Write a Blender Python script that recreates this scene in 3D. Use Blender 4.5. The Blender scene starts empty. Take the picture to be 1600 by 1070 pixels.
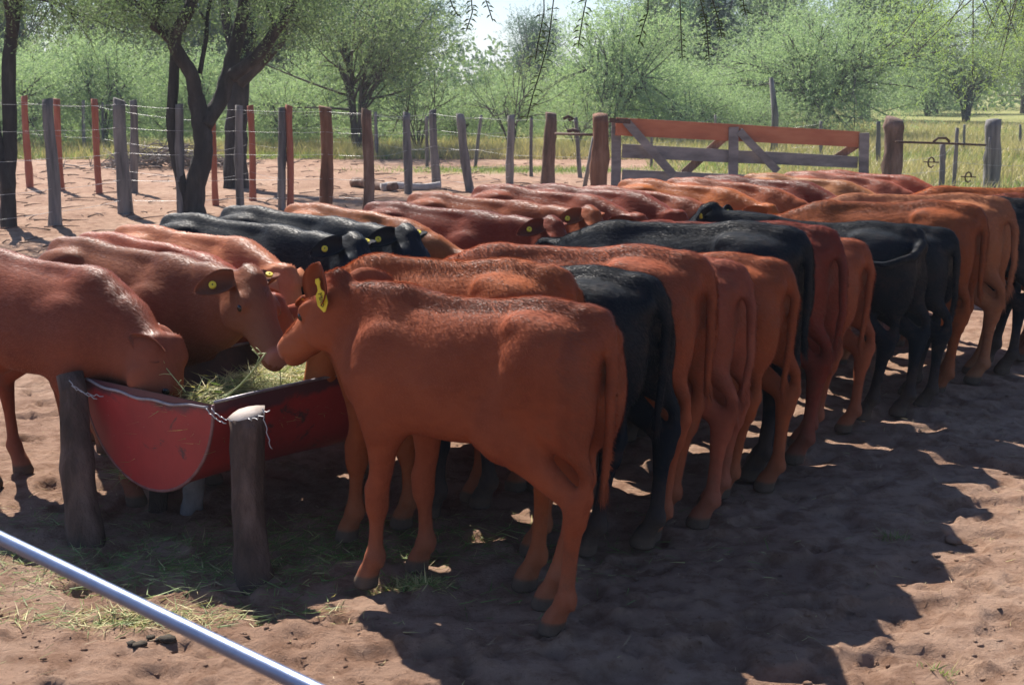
import bpy, math, random
import numpy as np
from mathutils import Vector, Matrix
sc = bpy.context.scene
COL = sc.collection
RAD = math.radians
# ------------------------------------------------------------------ camera
CAMH, FPX, HOR = 1.75, 2100.0, 130.0
PITCH = math.atan((535 - HOR) / FPX)
cam = bpy.data.objects.new('camera', bpy.data.cameras.new('camera'))
COL.objects.link(cam)
cam.location = (0, 0, CAMH)
cam.rotation_euler = (math.pi / 2 - PITCH, 0, 0)
cam.data.sensor_width = 36.0
cam.data.lens = 36.0 * FPX / 1600
cam.data.clip_start = 0.05
cam.data.clip_end = 2000
cam.data.dof.use_dof = True
cam.data.dof.focus_distance = 5.6
cam.data.dof.aperture_fstop = 9.0
sc.camera = cam
# ------------------------------------------------------------------ sun and sky
SUN_DIR = Vector((-0.48, 0.93, 1.08)).normalized()      # from the ground towards the sun
SUN_EL = math.asin(SUN_DIR.z)
SUN_AZ = math.atan2(SUN_DIR.x, SUN_DIR.y)
w = bpy.data.worlds.new("World"); sc.world = w; w.use_nodes = True
nt = w.node_tree
bg = nt.nodes['Background']
sky = nt.nodes.new('ShaderNodeTexSky'); sky.sky_type = 'NISHITA'
sky.sun_disc = False; sky.sun_elevation = SUN_EL; sky.sun_rotation = SUN_AZ
sky.air_density = 1.0; sky.dust_density = 0.3; sky.ozone_density = 3.0
tint = nt.nodes.new('ShaderNodeMix'); tint.data_type = 'RGBA'; tint.blend_type = 'MULTIPLY'; tint.inputs[0].default_value = 1
tint.inputs[7].default_value = (.95, .98, 1.12, 1)
nt.links.new(sky.outputs[0], tint.inputs[6]); nt.links.new(tint.outputs[2], bg.inputs[0]); bg.inputs[1].default_value = 0.063
sun = bpy.data.objects.new('sun', bpy.data.lights.new('sun', 'SUN'))
COL.objects.link(sun)
sun.data.energy = 5.0; sun.data.angle = RAD(0.5); sun.data.color = (1.0, 0.93, 0.84)
sun.rotation_euler = SUN_DIR.to_track_quat('Z', 'Y').to_euler()
sc.view_settings.view_transform = 'Standard'; sc.view_settings.look = 'None'
sc.view_settings.exposure = 1.0; sc.view_settings.gamma = 1.0
sc.render.engine = 'CYCLES'
sc.cycles.use_denoising = True
sc.cycles.max_bounces = 6; sc.cycles.diffuse_bounces = 3; sc.cycles.glossy_bounces = 2
sc.cycles.transmission_bounces = 3; sc.cycles.transparent_max_bounces = 6
sc.cycles.sample_clamp_indirect = 4.0
# ------------------------------------------------------------------ helpers
cP, sP = math.cos(PITCH), math.sin(PITCH)
def at_depth(px, py, Y):
    """photo pixel -> world point on the vertical plane y = Y"""
    a = (px - 800) / FPX; b = (535 - py) / FPX
    d = Vector((a, cP + b * sP, -sP + b * cP))
    return Vector((0, 0, CAMH)) + d * (Y / d.y)
def at_z(px, py, z=0.0):
    a = (px - 800) / FPX; b = (535 - py) / FPX
    d = Vector((a, cP + b * sP, -sP + b * cP))
    return Vector((0, 0, CAMH)) + d * ((z - CAMH) / d.z)
def tag(o, label=None, cat=None, group=None, kind=None):
    if label: o['label'] = label
    if cat: o['category'] = cat
    if group: o['group'] = group
    if kind: o['kind'] = kind
    return o
def empty(name, loc=(0, 0, 0), rz=0.0):
    o = bpy.data.objects.new(name, None); COL.objects.link(o)
    o.location = loc; o.rotation_euler = (0, 0, rz); o.empty_display_size = 0.1
    return o
def mesh_np(name, V, Fs, mats, parent=None, smooth=True, midx=None, attrs=None, link=True):
    """V (n,3); Fs list of arrays (m,3)/(m,4)"""
    me = bpy.data.meshes.new(name)
    V = np.asarray(V, np.float32)
    if not isinstance(Fs, (list, tuple)): Fs = [Fs]
    Fs = [np.asarray(f, np.int32) for f in Fs if len(f)]
    me.vertices.add(len(V)); me.vertices.foreach_set('co', V.ravel())
    li = np.concatenate([f.ravel() for f in Fs]); n = sum(len(f) for f in Fs)
    tot = np.concatenate([np.full(len(f), f.shape[1], np.int32) for f in Fs])
    st = np.concatenate([[0], np.cumsum(tot)[:-1]]).astype(np.int32)
    me.loops.add(len(li)); me.loops.foreach_set('vertex_index', li)
    me.polygons.add(n); me.polygons.foreach_set('loop_start', st); me.polygons.foreach_set('loop_total', tot)
    me.polygons.foreach_set('use_smooth', np.full(n, smooth))
    if not isinstance(mats, (list, tuple)): mats = [mats]
    for m in mats: me.materials.append(m)
    if midx is not None: me.polygons.foreach_set('material_index', np.asarray(midx, np.int32))
    for k, a in (attrs or {}).items():
        at = me.attributes.new(k, 'FLOAT', 'POINT'); at.data.foreach_set('value', np.asarray(a, np.float32))
    me.update(calc_edges=True); me.validate()
    o = bpy.data.objects.new(name, me)
    if link: COL.objects.link(o)
    if parent: o.parent = parent
    return o
class MB:
    """collects simple solids and tubes for one mesh"""
    def __init__(s): s.V = []; s.Q = []; s.T = []; s.n = 0; s.qm = []; s.tm = []
    def add(s, V, Q=(), T=(), m=0):
        V = np.asarray(V, float)
        s.V.append(V)
        for q in Q: s.Q.append([a + s.n for a in q]); s.qm.append(m)
        for t in T: s.T.append([a + s.n for a in t]); s.tm.append(m)
        s.n += len(V)
    def tube(s, pts, rad, seg=8, m=0, rough=0.0, rng=None, cap=True, capm=None, twist=0.0):
        pts = [Vector(p) for p in pts]; n = len(pts)
        if not hasattr(rad, '__len__'): rad = [rad] * n
        ref = Vector((0.3, 0.9, 0.1))
        rings = []
        for i, p in enumerate(pts):
            t = (pts[min(i + 1, n - 1)] - pts[max(i - 1, 0)])
            t = t.normalized() if t.length > 1e-9 else Vector((0, 0, 1))
            if abs(t.dot(ref)) > .95: ref = Vector((0.9, -0.2, 0.3))
            a = (ref - t * ref.dot(t)).normalized(); ref = a; b = t.cross(a)
            for k in range(seg):
                th = 2 * math.pi * k / seg + twist * i
                r = rad[i] * (1 + (rng.uniform(-rough, rough) if rough else 0))
                rings.append(p + a * (r * math.cos(th)) + b * (r * math.sin(th)))
        Q = []
        for i in range(n - 1):
            for k in range(seg):
                k2 = (k + 1) % seg
                Q.append((i * seg + k, i * seg + k2, (i + 1) * seg + k2, (i + 1) * seg + k))
        base = s.n
        s.add([tuple(v) for v in rings], Q, (), m)
        if cap:
            for i, flip in ((0, True), (n - 1, False)):
                c = sum((rings[i * seg + k] for k in range(seg)), Vector()) / seg
                if not flip: c = c + (pts[-1] - pts[-2]).normalized() * rad[-1] * 0.08
                s.V.append(np.array([tuple(c)])); ci = s.n; s.n += 1
                for k in range(seg):
                    k2 = (k + 1) % seg
                    t = (base + i * seg + k, base + i * seg + k2, ci)
                    s.T.append(t[::-1] if flip else t); s.tm.append(capm if (capm is not None and not flip) else m)
    def box(s, c, half, ax=None, m=0, jit=0.0, rng=None):
        """c centre, half sizes, ax 3 axes"""
        c = Vector(c)
        if ax is None: ax = (Vector((1, 0, 0)), Vector((0, 1, 0)), Vector((0, 0, 1)))
        V = []
        for i in (-1, 1):
            for j in (-1, 1):
                for k in (-1, 1):
                    p = c + ax[0] * (i * half[0]) + ax[1] * (j * half[1]) + ax[2] * (k * half[2])
                    if jit: p = p + Vector([rng.uniform(-jit, jit) for _ in range(3)])
                    V.append(tuple(p))
        s.add(V, [(0, 1, 3, 2), (4, 6, 7, 5), (0, 4, 5, 1), (2, 3, 7, 6), (0, 2, 6, 4), (1, 5, 7, 3)], (), m)
    def build(s, name, mats, parent=None, smooth=True, link=True):
        V = np.concatenate(s.V)
        Fs = []; mi = []
        if s.Q: Fs.append(np.array(s.Q)); mi += s.qm
        if s.T: Fs.append(np.array(s.T)); mi += s.tm
        return mesh_np(name, V, Fs, mats, parent, smooth, midx=mi, link=link)
# value noise
def _hash(ix, iy, seed):
    h = (ix.astype(np.int64) * 374761393 + iy.astype(np.int64) * 668265263 + seed * 1442695041) & 0xffffffff
    h = ((h ^ (h >> 13)) * 1274126177) & 0xffffffff
    return ((h ^ (h >> 16)) & 0xffff) / 65535.0
def vnoise(x, y, seed=0):
    ix = np.floor(x); iy = np.floor(y); fx = x - ix; fy = y - iy
    fx = fx * fx * (3 - 2 * fx); fy = fy * fy * (3 - 2 * fy)
    a = _hash(ix, iy, seed); b = _hash(ix + 1, iy, seed); c = _hash(ix, iy + 1, seed); d = _hash(ix + 1, iy + 1, seed)
    return (a * (1 - fx) + b * fx) * (1 - fy) + (c * (1 - fx) + d * fx) * fy - 0.5
# ------------------------------------------------------------------ material helpers
def mat(name):
    m = bpy.data.materials.new(name); m.use_nodes = True
    n = m.node_tree; b = n.nodes['Principled BSDF']
    return m, n, b
def node(n, t, **kw):
    x = n.nodes.new(t)
    for k, v in kw.items():
        if k.startswith('i_'): x.inputs[k[2:].replace('_', ' ')].default_value = v
        else: setattr(x, k, v)
    return x
def ramp(n, fac, stops, interp='LINEAR'):
    r = n.nodes.new('ShaderNodeValToRGB'); r.color_ramp.interpolation = interp
    e = r.color_ramp.elements
    while len(e) < len(stops): e.new(0.5)
    for i, (p, c) in enumerate(stops):
        e[i].position = p; e[i].color = (*c, 1) if len(c) == 3 else c
    n.links.new(fac, r.inputs[0]); return r.outputs[0]
def noise_n(n, scale, detail=4, rough=0.55, vec=None, dist=0.0):
    x = n.nodes.new('ShaderNodeTexNoise'); x.inputs['Scale'].default_value = scale
    x.inputs['Detail'].default_value = detail; x.inputs['Roughness'].default_value = rough
    x.inputs['Distortion'].default_value = dist
    if vec is not None: n.links.new(vec, x.inputs['Vector'])
    return x.outputs['Fac']
def bump_n(n, b, h, dist=0.01, strength=0.6):
    x = n.nodes.new('ShaderNodeBump'); x.inputs['Distance'].default_value = dist
    x.inputs['Strength'].default_value = strength
    n.links.new(h, x.inputs['Height']); n.links.new(x.outputs[0], b.inputs['Normal'])
def mapped(n, scale=(1, 1, 1), src='Object'):
    tc = n.nodes.new('ShaderNodeTexCoord'); mp = n.nodes.new('ShaderNodeMapping')
    mp.inputs['Scale'].default_value = scale; n.links.new(tc.outputs[src], mp.inputs[0]); return mp.outputs[0]
def mixc(n, fac, a, b, mode='MIX'):
    x = n.nodes.new('ShaderNodeMix'); x.data_type = 'RGBA'; x.blend_type = mode
    for s, v in ((0, fac), (6, a), (7, b)):
        if hasattr(v, 'links'): n.links.new(v, x.inputs[s])
        else: x.inputs[s].default_value = v if s == 0 else (*v, 1)
    return x.outputs[2]
def simple(name, stops, scale=8, rough=0.85, bump=0.01, vec_scale=(1, 1, 1), detail=5, spec=0.3, metal=0.0, bstr=.6):
    m, n, b = mat(name)
    v = mapped(n, vec_scale)
    f = noise_n(n, scale, detail, 0.6, v)
    n.links.new(ramp(n, f, stops), b.inputs['Base Color'])
    b.inputs['Roughness'].default_value = rough; b.inputs['Specular IOR Level'].default_value = spec
    b.inputs['Metallic'].default_value = metal
    if bump: bump_n(n, b, noise_n(n, scale * 3, 6, 0.65, v), bump, bstr)
    return m
# ================================================================== cattle
def coat_material(name, fur):
    m, n, b = mat(name)
    oi = node(n, 'ShaderNodeObjectInfo')
    pale = node(n, 'ShaderNodeAttribute', attribute_name='pale')
    v = mapped(n, (1, 1, 1))
    vb = node(n, 'ShaderNodeVectorMath', operation='MULTIPLY_ADD'); n.links.new(oi.outputs['Random'], vb.inputs[0]); vb.inputs[1].default_value = (11, 7, 5); n.links.new(v, vb.inputs[2])
    big = noise_n(n, 3.2, 4, 0.55, vb.outputs[0])
    fine = noise_n(n, 60, 3, 0.6, mapped(n, (0.35, 1, 0.6)))
    c0 = oi.outputs['Color']
    dark = mixc(n, 1.0, c0, (0.62, 0.55, 0.55), 'MULTIPLY')
    lite = mixc(n, 1.0, c0, (1.25, 1.35, 1.35), 'MULTIPLY')
    c1 = mixc(n, ramp(n, big, [(0.3, (0, 0, 0)), (0.72, (1, 1, 1))]), dark, c0)
    c2 = mixc(n, ramp(n, fine, [(0.35, (0, 0, 0)), (0.7, (.28, .28, .28))]), c1, lite)
    if fur:
        rnd = node(n, 'ShaderNodeAttribute', attribute_name='rnd')
        c2 = mixc(n, rnd.outputs['Fac'], mixc(n, 1.0, c2, (0.82, 0.78, 0.76), 'MULTIPLY'), mixc(n, 1.0, c2, (1.14, 1.16, 1.16), 'MULTIPLY'))
    tan = mixc(n, 1.0, c0, (1.35, 1.75, 1.9), 'MULTIPLY')
    c3 = mixc(n, pale.outputs['Fac'], c2, tan)
    if not fur:
        hoof = node(n, 'ShaderNodeAttribute', attribute_name='hoof')
        c3 = mixc(n, hoof.outputs['Fac'], c3, (0.05, 0.04, 0.035))
        nose = node(n, 'ShaderNodeAttribute', attribute_name='nose')
        c3 = mixc(n, nose.outputs['Fac'], c3, (0.36, 0.17, 0.13))
    # dust on the lower legs
    tc = n.nodes.new('ShaderNodeTexCoord'); sx = n.nodes.new('ShaderNodeSeparateXYZ'); n.links.new(tc.outputs['Object'], sx.inputs[0])
    mr = node(n, 'ShaderNodeMapRange'); mr.inputs[1].default_value = 0.02; mr.inputs[2].default_value = 0.30
    mr.inputs[3].default_value = 0.55; mr.inputs[4].default_value = 0.0
    n.links.new(sx.outputs[2], mr.inputs[0])
    mul = node(n, 'ShaderNodeMath', operation='MULTIPLY'); n.links.new(mr.outputs[0], mul.inputs[0]); n.links.new(noise_n(n, 14, 4, .7, v), mul.inputs[1])
    c4 = mixc(n, mul.outputs[0], c3, (0.30, 0.20, 0.14))
    # dried mud and dung on thighs and flanks, patches of their own shape
    va = node(n, 'ShaderNodeVectorMath', operation='MULTIPLY_ADD'); n.links.new(oi.outputs['Random'], va.inputs[0]); va.inputs[1].default_value = (31, 17, 23); n.links.new(v, va.inputs[2])
    pn = ramp(n, noise_n(n, 9, 8, .75, va.outputs[0], .3), [(.50, (0, 0, 0)), (.72, (.8, .8, .8))])
    mr2 = node(n, 'ShaderNodeMapRange'); mr2.inputs[1].default_value = -.22; mr2.inputs[2].default_value = -.46; mr2.inputs[3].default_value = 0.04; mr2.inputs[4].default_value = 0.55
    n.links.new(sx.outputs[0], mr2.inputs[0]); mu2 = node(n, 'ShaderNodeMath', operation='MULTIPLY'); n.links.new(pn, mu2.inputs[0]); n.links.new(mr2.outputs[0], mu2.inputs[1])
    c4 = mixc(n, mu2.outputs[0], c4, (.10, .065, .045))
    n.links.new(c4, b.inputs['Base Color'])
    b.inputs['Roughness'].default_value = 0.48 if fur else 0.75
    b.inputs['Specular IOR Level'].default_value = 0.30 if fur else 0.06
    b.inputs['Sheen Weight'].default_value = 0.0; b.inputs['Sheen Roughness'].default_value = 0.4
    b.inputs['Sheen Tint'].default_value = (0.85, 0.9, 1.0, 1)
    if fur:
        tr = node(n, 'ShaderNodeBsdfTranslucent'); n.links.new(mixc(n, 1.0, c4, (1.6, 1.3, 1.1), 'MULTIPLY'), tr.inputs[0])
        mx = node(n, 'ShaderNodeMixShader'); mx.inputs[0].default_value = 0.22
        n.links.new(b.outputs[0], mx.inputs[1]); n.links.new(tr.outputs[0], mx.inputs[2])
        n.links.new(mx.outputs[0], n.nodes['Material Output'].inputs[0])
    else:
        bump_n(n, b, fine, 0.006, 0.6)
    return m
M_SKIN = coat_material('coat_skin', False)
M_FUR = coat_material('coat_fur', True)
m, n, b = mat('eye'); b.inputs['Base Color'].default_value = (0.012, 0.008, 0.006, 1); b.inputs['Roughness'].default_value = 0.08; M_EYE = m
M_TAG = simple('yellow_plastic', [(0.3, (0.62, 0.5, 0.03)), (0.7, (0.8, 0.66, 0.05))], 30, 0.45, 0.001)
m, n, b = mat('ink'); b.inputs['Base Color'].default_value = (0.03, 0.03, 0.02, 1); b.inputs['Roughness'].default_value = .6; M_INK = m

def smooth_interp(x, xs, ys):
    """linear interpolation blurred so stations leave no creases"""
    xs = np.asarray(xs, float); ys = np.asarray(ys, float)
    g = np.linspace(xs[0] - .1, xs[-1] + .1, 400); v = np.interp(g, xs, ys)
    w_ = max(3, int(0.05 / (g[1] - g[0])) | 1)
    ker = np.hanning(w_ + 2)[1:-1]; ker /= ker.sum()
    v = np.convolve(np.pad(v, w_ // 2, 'edge'), ker, 'valid')
    return np.interp(x, g, v)
class Field:
    def __init__(s, lo, hi, h):
        s.lo = np.array(lo, float); s.h = h
        s.shape = tuple(int((hi[i] - lo[i]) / h) + 1 for i in range(3))
        s.F = np.full(s.shape, 0.2, np.float32)
        s.ax = [s.lo[i] + h * np.arange(s.shape[i]) for i in range(3)]
    def region(s, lo, hi):
        sl = []
        for i in range(3):
            a = max(0, int((lo[i] - s.lo[i]) / s.h)); b_ = min(s.shape[i], int((hi[i] - s.lo[i]) / s.h) + 2)
            sl.append(slice(a, max(a, b_)))
        X, Y, Z = np.meshgrid(s.ax[0][sl[0]], s.ax[1][sl[1]], s.ax[2][sl[2]], indexing='ij')
        return tuple(sl), X, Y, Z
    def smin(s, sl, d, k):
        a = s.F[sl]; hh = np.maximum(k - np.abs(a - d), 0) / k
        s.F[sl] = np.minimum(a, d) - hh * hh * k * 0.25
    def smax(s, sl, d, k):
        a = s.F[sl]; hh = np.maximum(k - np.abs(a - d), 0) / k
        s.F[sl] = np.maximum(a, d) + hh * hh * k * 0.25
    def cone(s, a, b_, ra, rb, k=0.03, f=None, fs=1.0, cut=False):
        a = np.array(a, float); b_ = np.array(b_, float); R = max(ra, rb) * max(1, 1 / fs) + k + .01
        sl, X, Y, Z = s.region(np.minimum(a, b_) - R, np.maximum(a, b_) + R)
        P = np.stack([X - a[0], Y - a[1], Z - a[2]], -1); ba = b_ - a
        if f is not None:
            f = np.array(f, float); f /= np.linalg.norm(f)
            P = P + ((fs - 1) * (P @ f))[..., None] * f; ba = ba + (fs - 1) * (ba @ f) * f
        t = np.clip(P @ ba / max(ba @ ba, 1e-9), 0, 1)
        d = np.sqrt(((P - t[..., None] * ba) ** 2).sum(-1)) - (ra + (rb - ra) * t)
        if cut: s.smax(sl, -d, k)
        else: s.smin(sl, d, k)
    def chain(s, pts, rs, k=0.03, f=None, fs=1.0):
        # hard union inside the chain, then one smooth join, so joints do not bulge
        pts = [np.array(p, float) for p in pts]; R = max(rs) * max(1, 1 / fs) + k + .02
        lo = np.min(pts, 0) - R; hi = np.max(pts, 0) + R; sl, X, Y, Z = s.region(lo, hi); P0 = np.stack([X, Y, Z], -1); D = None
        if f is not None: f = np.array(f, float); f /= np.linalg.norm(f)
        for i in range(len(pts) - 1):
            P = P0 - pts[i]; ba = pts[i + 1] - pts[i]
            if f is not None: P = P + ((fs - 1) * (P @ f))[..., None] * f; ba = ba + (fs - 1) * (ba @ f) * f
            t = np.clip(P @ ba / max(ba @ ba, 1e-9), 0, 1)
            d = np.sqrt(((P - t[..., None] * ba) ** 2).sum(-1)) - (rs[i] + (rs[i + 1] - rs[i]) * t)
            D = d if D is None else np.minimum(D, d)
        s.smin(sl, D, k)
    def ell(s, c, r, k=0.04, M=None, cut=False):
        c = np.array(c, float); r = np.array(r, float); R = max(r) + k + .01
        sl, X, Y, Z = s.region(c - R, c + R)
        P = np.stack([X - c[0], Y - c[1], Z - c[2]], -1)
        if M is not None: P = P @ np.array(M, float).T
        q = P / r; l = np.sqrt((q * q).sum(-1)); g = np.sqrt(((q / r) ** 2).sum(-1)) + 1e-6
        d = l * (l - 1) / g
        if cut: s.smax(sl, -d, k)
        else: s.smin(sl, d, k)
    def loft(s, O, U, Wd, Vu, st, k=0.04, p=2.2, lo=None, hi=None):
        """O origin, U axis, Wd lateral, Vu up; st rows: x, top, bottom, halfwidth"""
        st = np.array(st, float)
        sl, X, Y, Z = s.region(lo if lo is not None else s.lo, hi if hi is not None else s.ax_hi())
        P = np.stack([X, Y, Z], -1) - np.array(O, float)
        x = P @ np.array(U, float); y = P @ np.array(Wd, float); z = P @ np.array(Vu, float)
        xc = np.clip(x, st[0, 0], st[-1, 0]); dx = x - xc
        top = smooth_interp(xc, st[:, 0], st[:, 1]); bot = smooth_interp(xc, st[:, 0], st[:, 2]); hw = smooth_interp(xc, st[:, 0], st[:, 3])
        if st.shape[1] > 4: tp = smooth_interp(xc, st[:, 0], st[:, 4])
        else: tp = 0.0
        cz = (top + bot) / 2; hh = (top - bot) / 2; v = (z - cz) / hh
        hw = hw * (1 - tp * np.clip(v, -0.2, 1.2) ** 1)
        f = (np.abs(y / hw) ** p + np.abs(v) ** p) ** (1 / p)
        d = (f - 1) * np.minimum(hw, hh)
        d = np.where(np.abs(dx) > 1e-9, np.sqrt(np.maximum(d, 0) ** 2 + dx ** 2), d)
        s.smin(sl, d.astype(np.float32), k)
    def ax_hi(s): return np.array([a[-1] for a in s.ax])
    def mesh(s, smooth=2):
        F = s.F; nx, ny, nz = F.shape; S = F < 0
        c = np.zeros((nx - 1, ny - 1, nz - 1), np.int8)
        offs = [(i, j, k) for i in (0, 1) for j in (0, 1) for k in (0, 1)]
        sub = lambda A, o: A[o[0]:o[0] + nx - 1, o[1]:o[1] + ny - 1, o[2]:o[2] + nz - 1]
        for o in offs: c += sub(S, o)
        act = (c > 0) & (c < 8)
        I = np.argwhere(act); idx = np.full(act.shape, -1, np.int64); idx[act] = np.arange(len(I))
        acc = np.zeros((len(I), 3)); cnt = np.zeros(len(I))
        vals = {o: F[I[:, 0] + o[0], I[:, 1] + o[1], I[:, 2] + o[2]] for o in offs}
        for o in offs:
            for a in range(3):
                if o[a] == 0:
                    o2 = tuple(1 if q == a else o[q] for q in range(3))
                    va, vb = vals[o], vals[o2]; cr = (va < 0) != (vb < 0)
                    t = np.where(cr, va / np.where(cr, va - vb, 1), 0)
                    p = np.array(o, float)[None] + np.eye(3)[a][None] * t[:, None]
                    acc[cr] += p[cr]; cnt[cr] += 1
        V = I + acc / cnt[:, None]
        Q = []
        for a in range(3):
            b_, c_ = (a + 1) % 3, (a + 2) % 3
            slA = [slice(None)] * 3; slB = [slice(None)] * 3
            slA[a] = slice(0, F.shape[a] - 1); slB[a] = slice(1, F.shape[a])
            for q in (b_, c_): slA[q] = slB[q] = slice(1, F.shape[q] - 1)
            A = S[tuple(slA)]; B = S[tuple(slB)]
            for sel, flip in ((A & ~B, False), (~A & B, True)):
                E = np.argwhere(sel)
                if not len(E): continue
                E[:, b_] += 1; E[:, c_] += 1
                def cell(db, dc):
                    q = E.copy(); q[:, b_] += db; q[:, c_] += dc; return idx[q[:, 0], q[:, 1], q[:, 2]]
                qd = np.stack([cell(-1, -1), cell(0, -1), cell(0, 0), cell(-1, 0)], 1)
                Q.append(qd[:, ::-1] if flip else qd)
        Q = np.concatenate(Q); Q = Q[(Q >= 0).all(1)]
        V = s.lo + V * s.h
        for _ in range(smooth):
            S2 = np.zeros_like(V); N = np.zeros(len(V))
            for e in range(4):
                i, j = Q[:, e], Q[:, (e + 1) % 4]
                for ax_ in range(3): S2[:, ax_] += np.bincount(i, V[j, ax_], len(V)) + np.bincount(j, V[i, ax_], len(V))
                N += np.bincount(i, minlength=len(V)) + np.bincount(j, minlength=len(V))
            V = V * 0.5 + 0.5 * S2 / np.maximum(N, 1)[:, None]
        return V, Q
def rotx(v, axis, ang):
    return np.array(Matrix.Rotation(ang, 3, Vector(axis)) @ Vector(v))
def nrm(v): v = np.array(v, float); return v / np.linalg.norm(v)

def build_calf_meshes(P, h=0.0105, nfur=45000, seed=1):
    """P pose dictionary; hip height 1.0; +x forward, +y left. returns list of (kind, mesh object unlinked)"""
    F = Field((-0.66, -0.36, -0.02), (1.16, 0.36, 1.30), h)
    fat = P.get('fat', 1.0)
    # trunk: x, top, bottom, half width, narrowing of the upper half
    sag = P.get('sag', 0.0); wd_ = P.get('wdrop', 0.0)
    st = [(-0.50, .925, .74, .060, .1), (-0.47, .955, .66, .105, .12), (-0.40, .985, .60, .150, .2), (-0.30, 1.0, .60, .172, .22),
          (-0.20, .995, .60, .172 * fat, .18), (-0.08, .975 - sag, .568, .195 * fat, .18), (0.06, .965 - sag, .535, .208 * fat, .22),
          (0.20, .968 - wd_ * .6, .525, .196 * fat, .30), (0.32, .975 - wd_, .525, .168, .42), (0.42, .955 - wd_, .545, .145, .35), (0.50, .90, .60, .11, .2), (0.545, .84, .66, .075, .1)]
    st = [(r_[0], r_[1], r_[2] + P.get('tuck', .026), r_[3], r_[4] + P.get('ridge', .0)) for r_ in st]
    F.loft((0, 0, 0), (1, 0, 0), (0, 1, 0), (0, 0, 1), st, k=0.02, p=2.25, lo=(-.66, -.34, .4), hi=(.68, .34, 1.1))
    # brisket, spine ridge and hip points
    F.chain([(.38, 0, .625), (.50, 0, .68), (.56, 0, .77)], [.085, .075, .06], .07)
    F.chain([(-.46, 0, .955), (-.36, 0, .975), (-.25, 0, .985), (-.05, 0, .965 - sag), (.15, 0, .965 - sag), (.30, 0, .975 - wd_), (.40, 0, .95 - wd_)], [.02, .022, .02, .016, .016, .022, .03], .05)
    for sd in (-1, 1):
        F.ell((-.255, sd * .112, .936), (.060, .030, .030), .06)               # hook bone
        F.ell((-.480, sd * .060, .900), (.035, .028, .030), .06)               # pin bone
        F.ell((-.37, sd * .115, .77), (.125, .075, .185), .06)                 # thigh
        F.ell((-.435, sd * .085, .70), (.075, .060, .14), .05)                 # buttock
        F.ell((.335, sd * .108, .71 - wd_), (.115, .048, .160), .10)                # shoulder
        F.ell((.30, sd * .128, .62), (.09, .045, .075), .05)                   # upper arm / elbow
        F.ell((.465, sd * .085, .70), (.055, .05, .06), .05)                   # point of shoulder
        F.ell((.02, sd * .12 * fat, .645), (.26, .085 * fat, .09), .08)                     # barrel
    # legs
    L = P['legs']
    for key, sd in (('hl', 1), ('hr', -1)):
        dx, dy, fx = L.get(key, (0, 0, 0))
        y0 = sd * .105; yf = sd * .105 + dy
        stif = np.array([-.175 + dx * .35, y0 * 1.2, .60]); hock = np.array([-.455 + dx * .75, y0 + dy * .5, .405 + fx * .3]); fet = np.array([-.425 + dx, yf, .125]); cor = fet + (.045, 0, -.075)
        F.chain([(-.30, sd * .10, .80), stif], [.12, .075], .06, (0, 1, 0), 1.25)
        F.ell((stif[0] + .005, stif[1] * .98, .62), (.060, .045, .075), .06)
        gm = stif * .5 + hock * .5 + (-.01, 0, .01)
        F.chain([stif + (-.06, 0, -.0), gm, hock + (.012, 0, .03)], [.094, .054, .040], .035, (0, 1, 0), 1.3)
        F.chain([(-.40, y0, .66), hock + (-.040, 0, .12), hock + (-.046, 0, .040)], [.068, .024, .022], .035, (0, 1, 0), 1.3)
        F.cone(hock + (-.034, 0, .038), hock + (-.014, 0, -.04), .026, .028, .022)
        F.chain([hock + (0, 0, .01), hock * .5 + fet * .5, fet + (0, 0, .02), fet], [.042, .027, .028, .035], .018, (0, 1, 0), 1.15)
        F.chain([fet, cor], [.034, .032], .015)
        F.chain([cor, cor + (.012, 0, -.035)], [.039, .048], .012, (0, 1, 0), 1.05)
        F.cone(fet + (-.026, 0, -.02), fet + (-.028, 0, -.03), .011, .008, .012)
    for key, sd in (('fl', 1), ('fr', -1)):
        dx, dy, fx = L.get(key, (0, 0, 0))
        y0 = sd * .105; yf = y0 + dy
        el = np.array([.315 + dx * .15, sd * .115, .56]); kn = np.array([.355 + dx * .6 + fx * .05, y0 + dy * .5, .315]); fet = np.array([.355 + dx, yf, .115]); cor = fet + (.035, 0, -.065)
        F.chain([(.36, sd * .115, .70), el + (.01, 0, 0)], [.095, .072], .05, (0, 1, 0), 1.4)
        F.chain([el + (.02, 0, .02), el * .45 + kn * .55, kn + (0, 0, .03)], [.072, .046, .040], .03, (0, 1, 0), 1.2)
        F.chain([kn + (.004, 0, .03), kn + (.004, 0, -.025)], [.043, .040], .016)
        F.chain([kn + (0, 0, -.02), kn * .5 + fet * .5, fet + (0, 0, .02), fet], [.035, .0255, .027, .034], .018)
        F.chain([fet, cor], [.035, .033], .02)
        F.chain([cor, cor + (.012, 0, -.035)], [.038, .047], .012, (0, 1, 0), 1.05)
        F.cone(fet + (-.026, 0, -.02), fet + (-.028, 0, -.03), .011, .008, .012)
    if P.get('sheath'):
        F.chain([(-.02, 0, .55), (-.10, 0, .515), (-.135, 0, .475)], [.05, .042, .022], .05)
    F.chain([(-.2, 0, .62), (-.30, 0, .60)], [.10, .07], .08, (0, 1, 0), .9)
    # tail
    T = P.get('tail', [(-.475, 0, .955), (-.515, 0, .93), (-.535, 0, .86), (-.53, 0, .70), (-.525, .0, .52)])
    F.chain(T, [.028, .023, .020, .017, .013][:len(T)], .02)
    F.cone((-.44, 0, .96), T[0], .035, .030, .05)
    # neck and head
    poll = np.array(P['poll'], float); u = nrm(P['nose']); roll = P.get('roll', 0)
    wl = nrm(np.cross((0, 0, 1), u)); wl = rotx(wl, u, roll); v = nrm(np.cross(u, wl))
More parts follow.
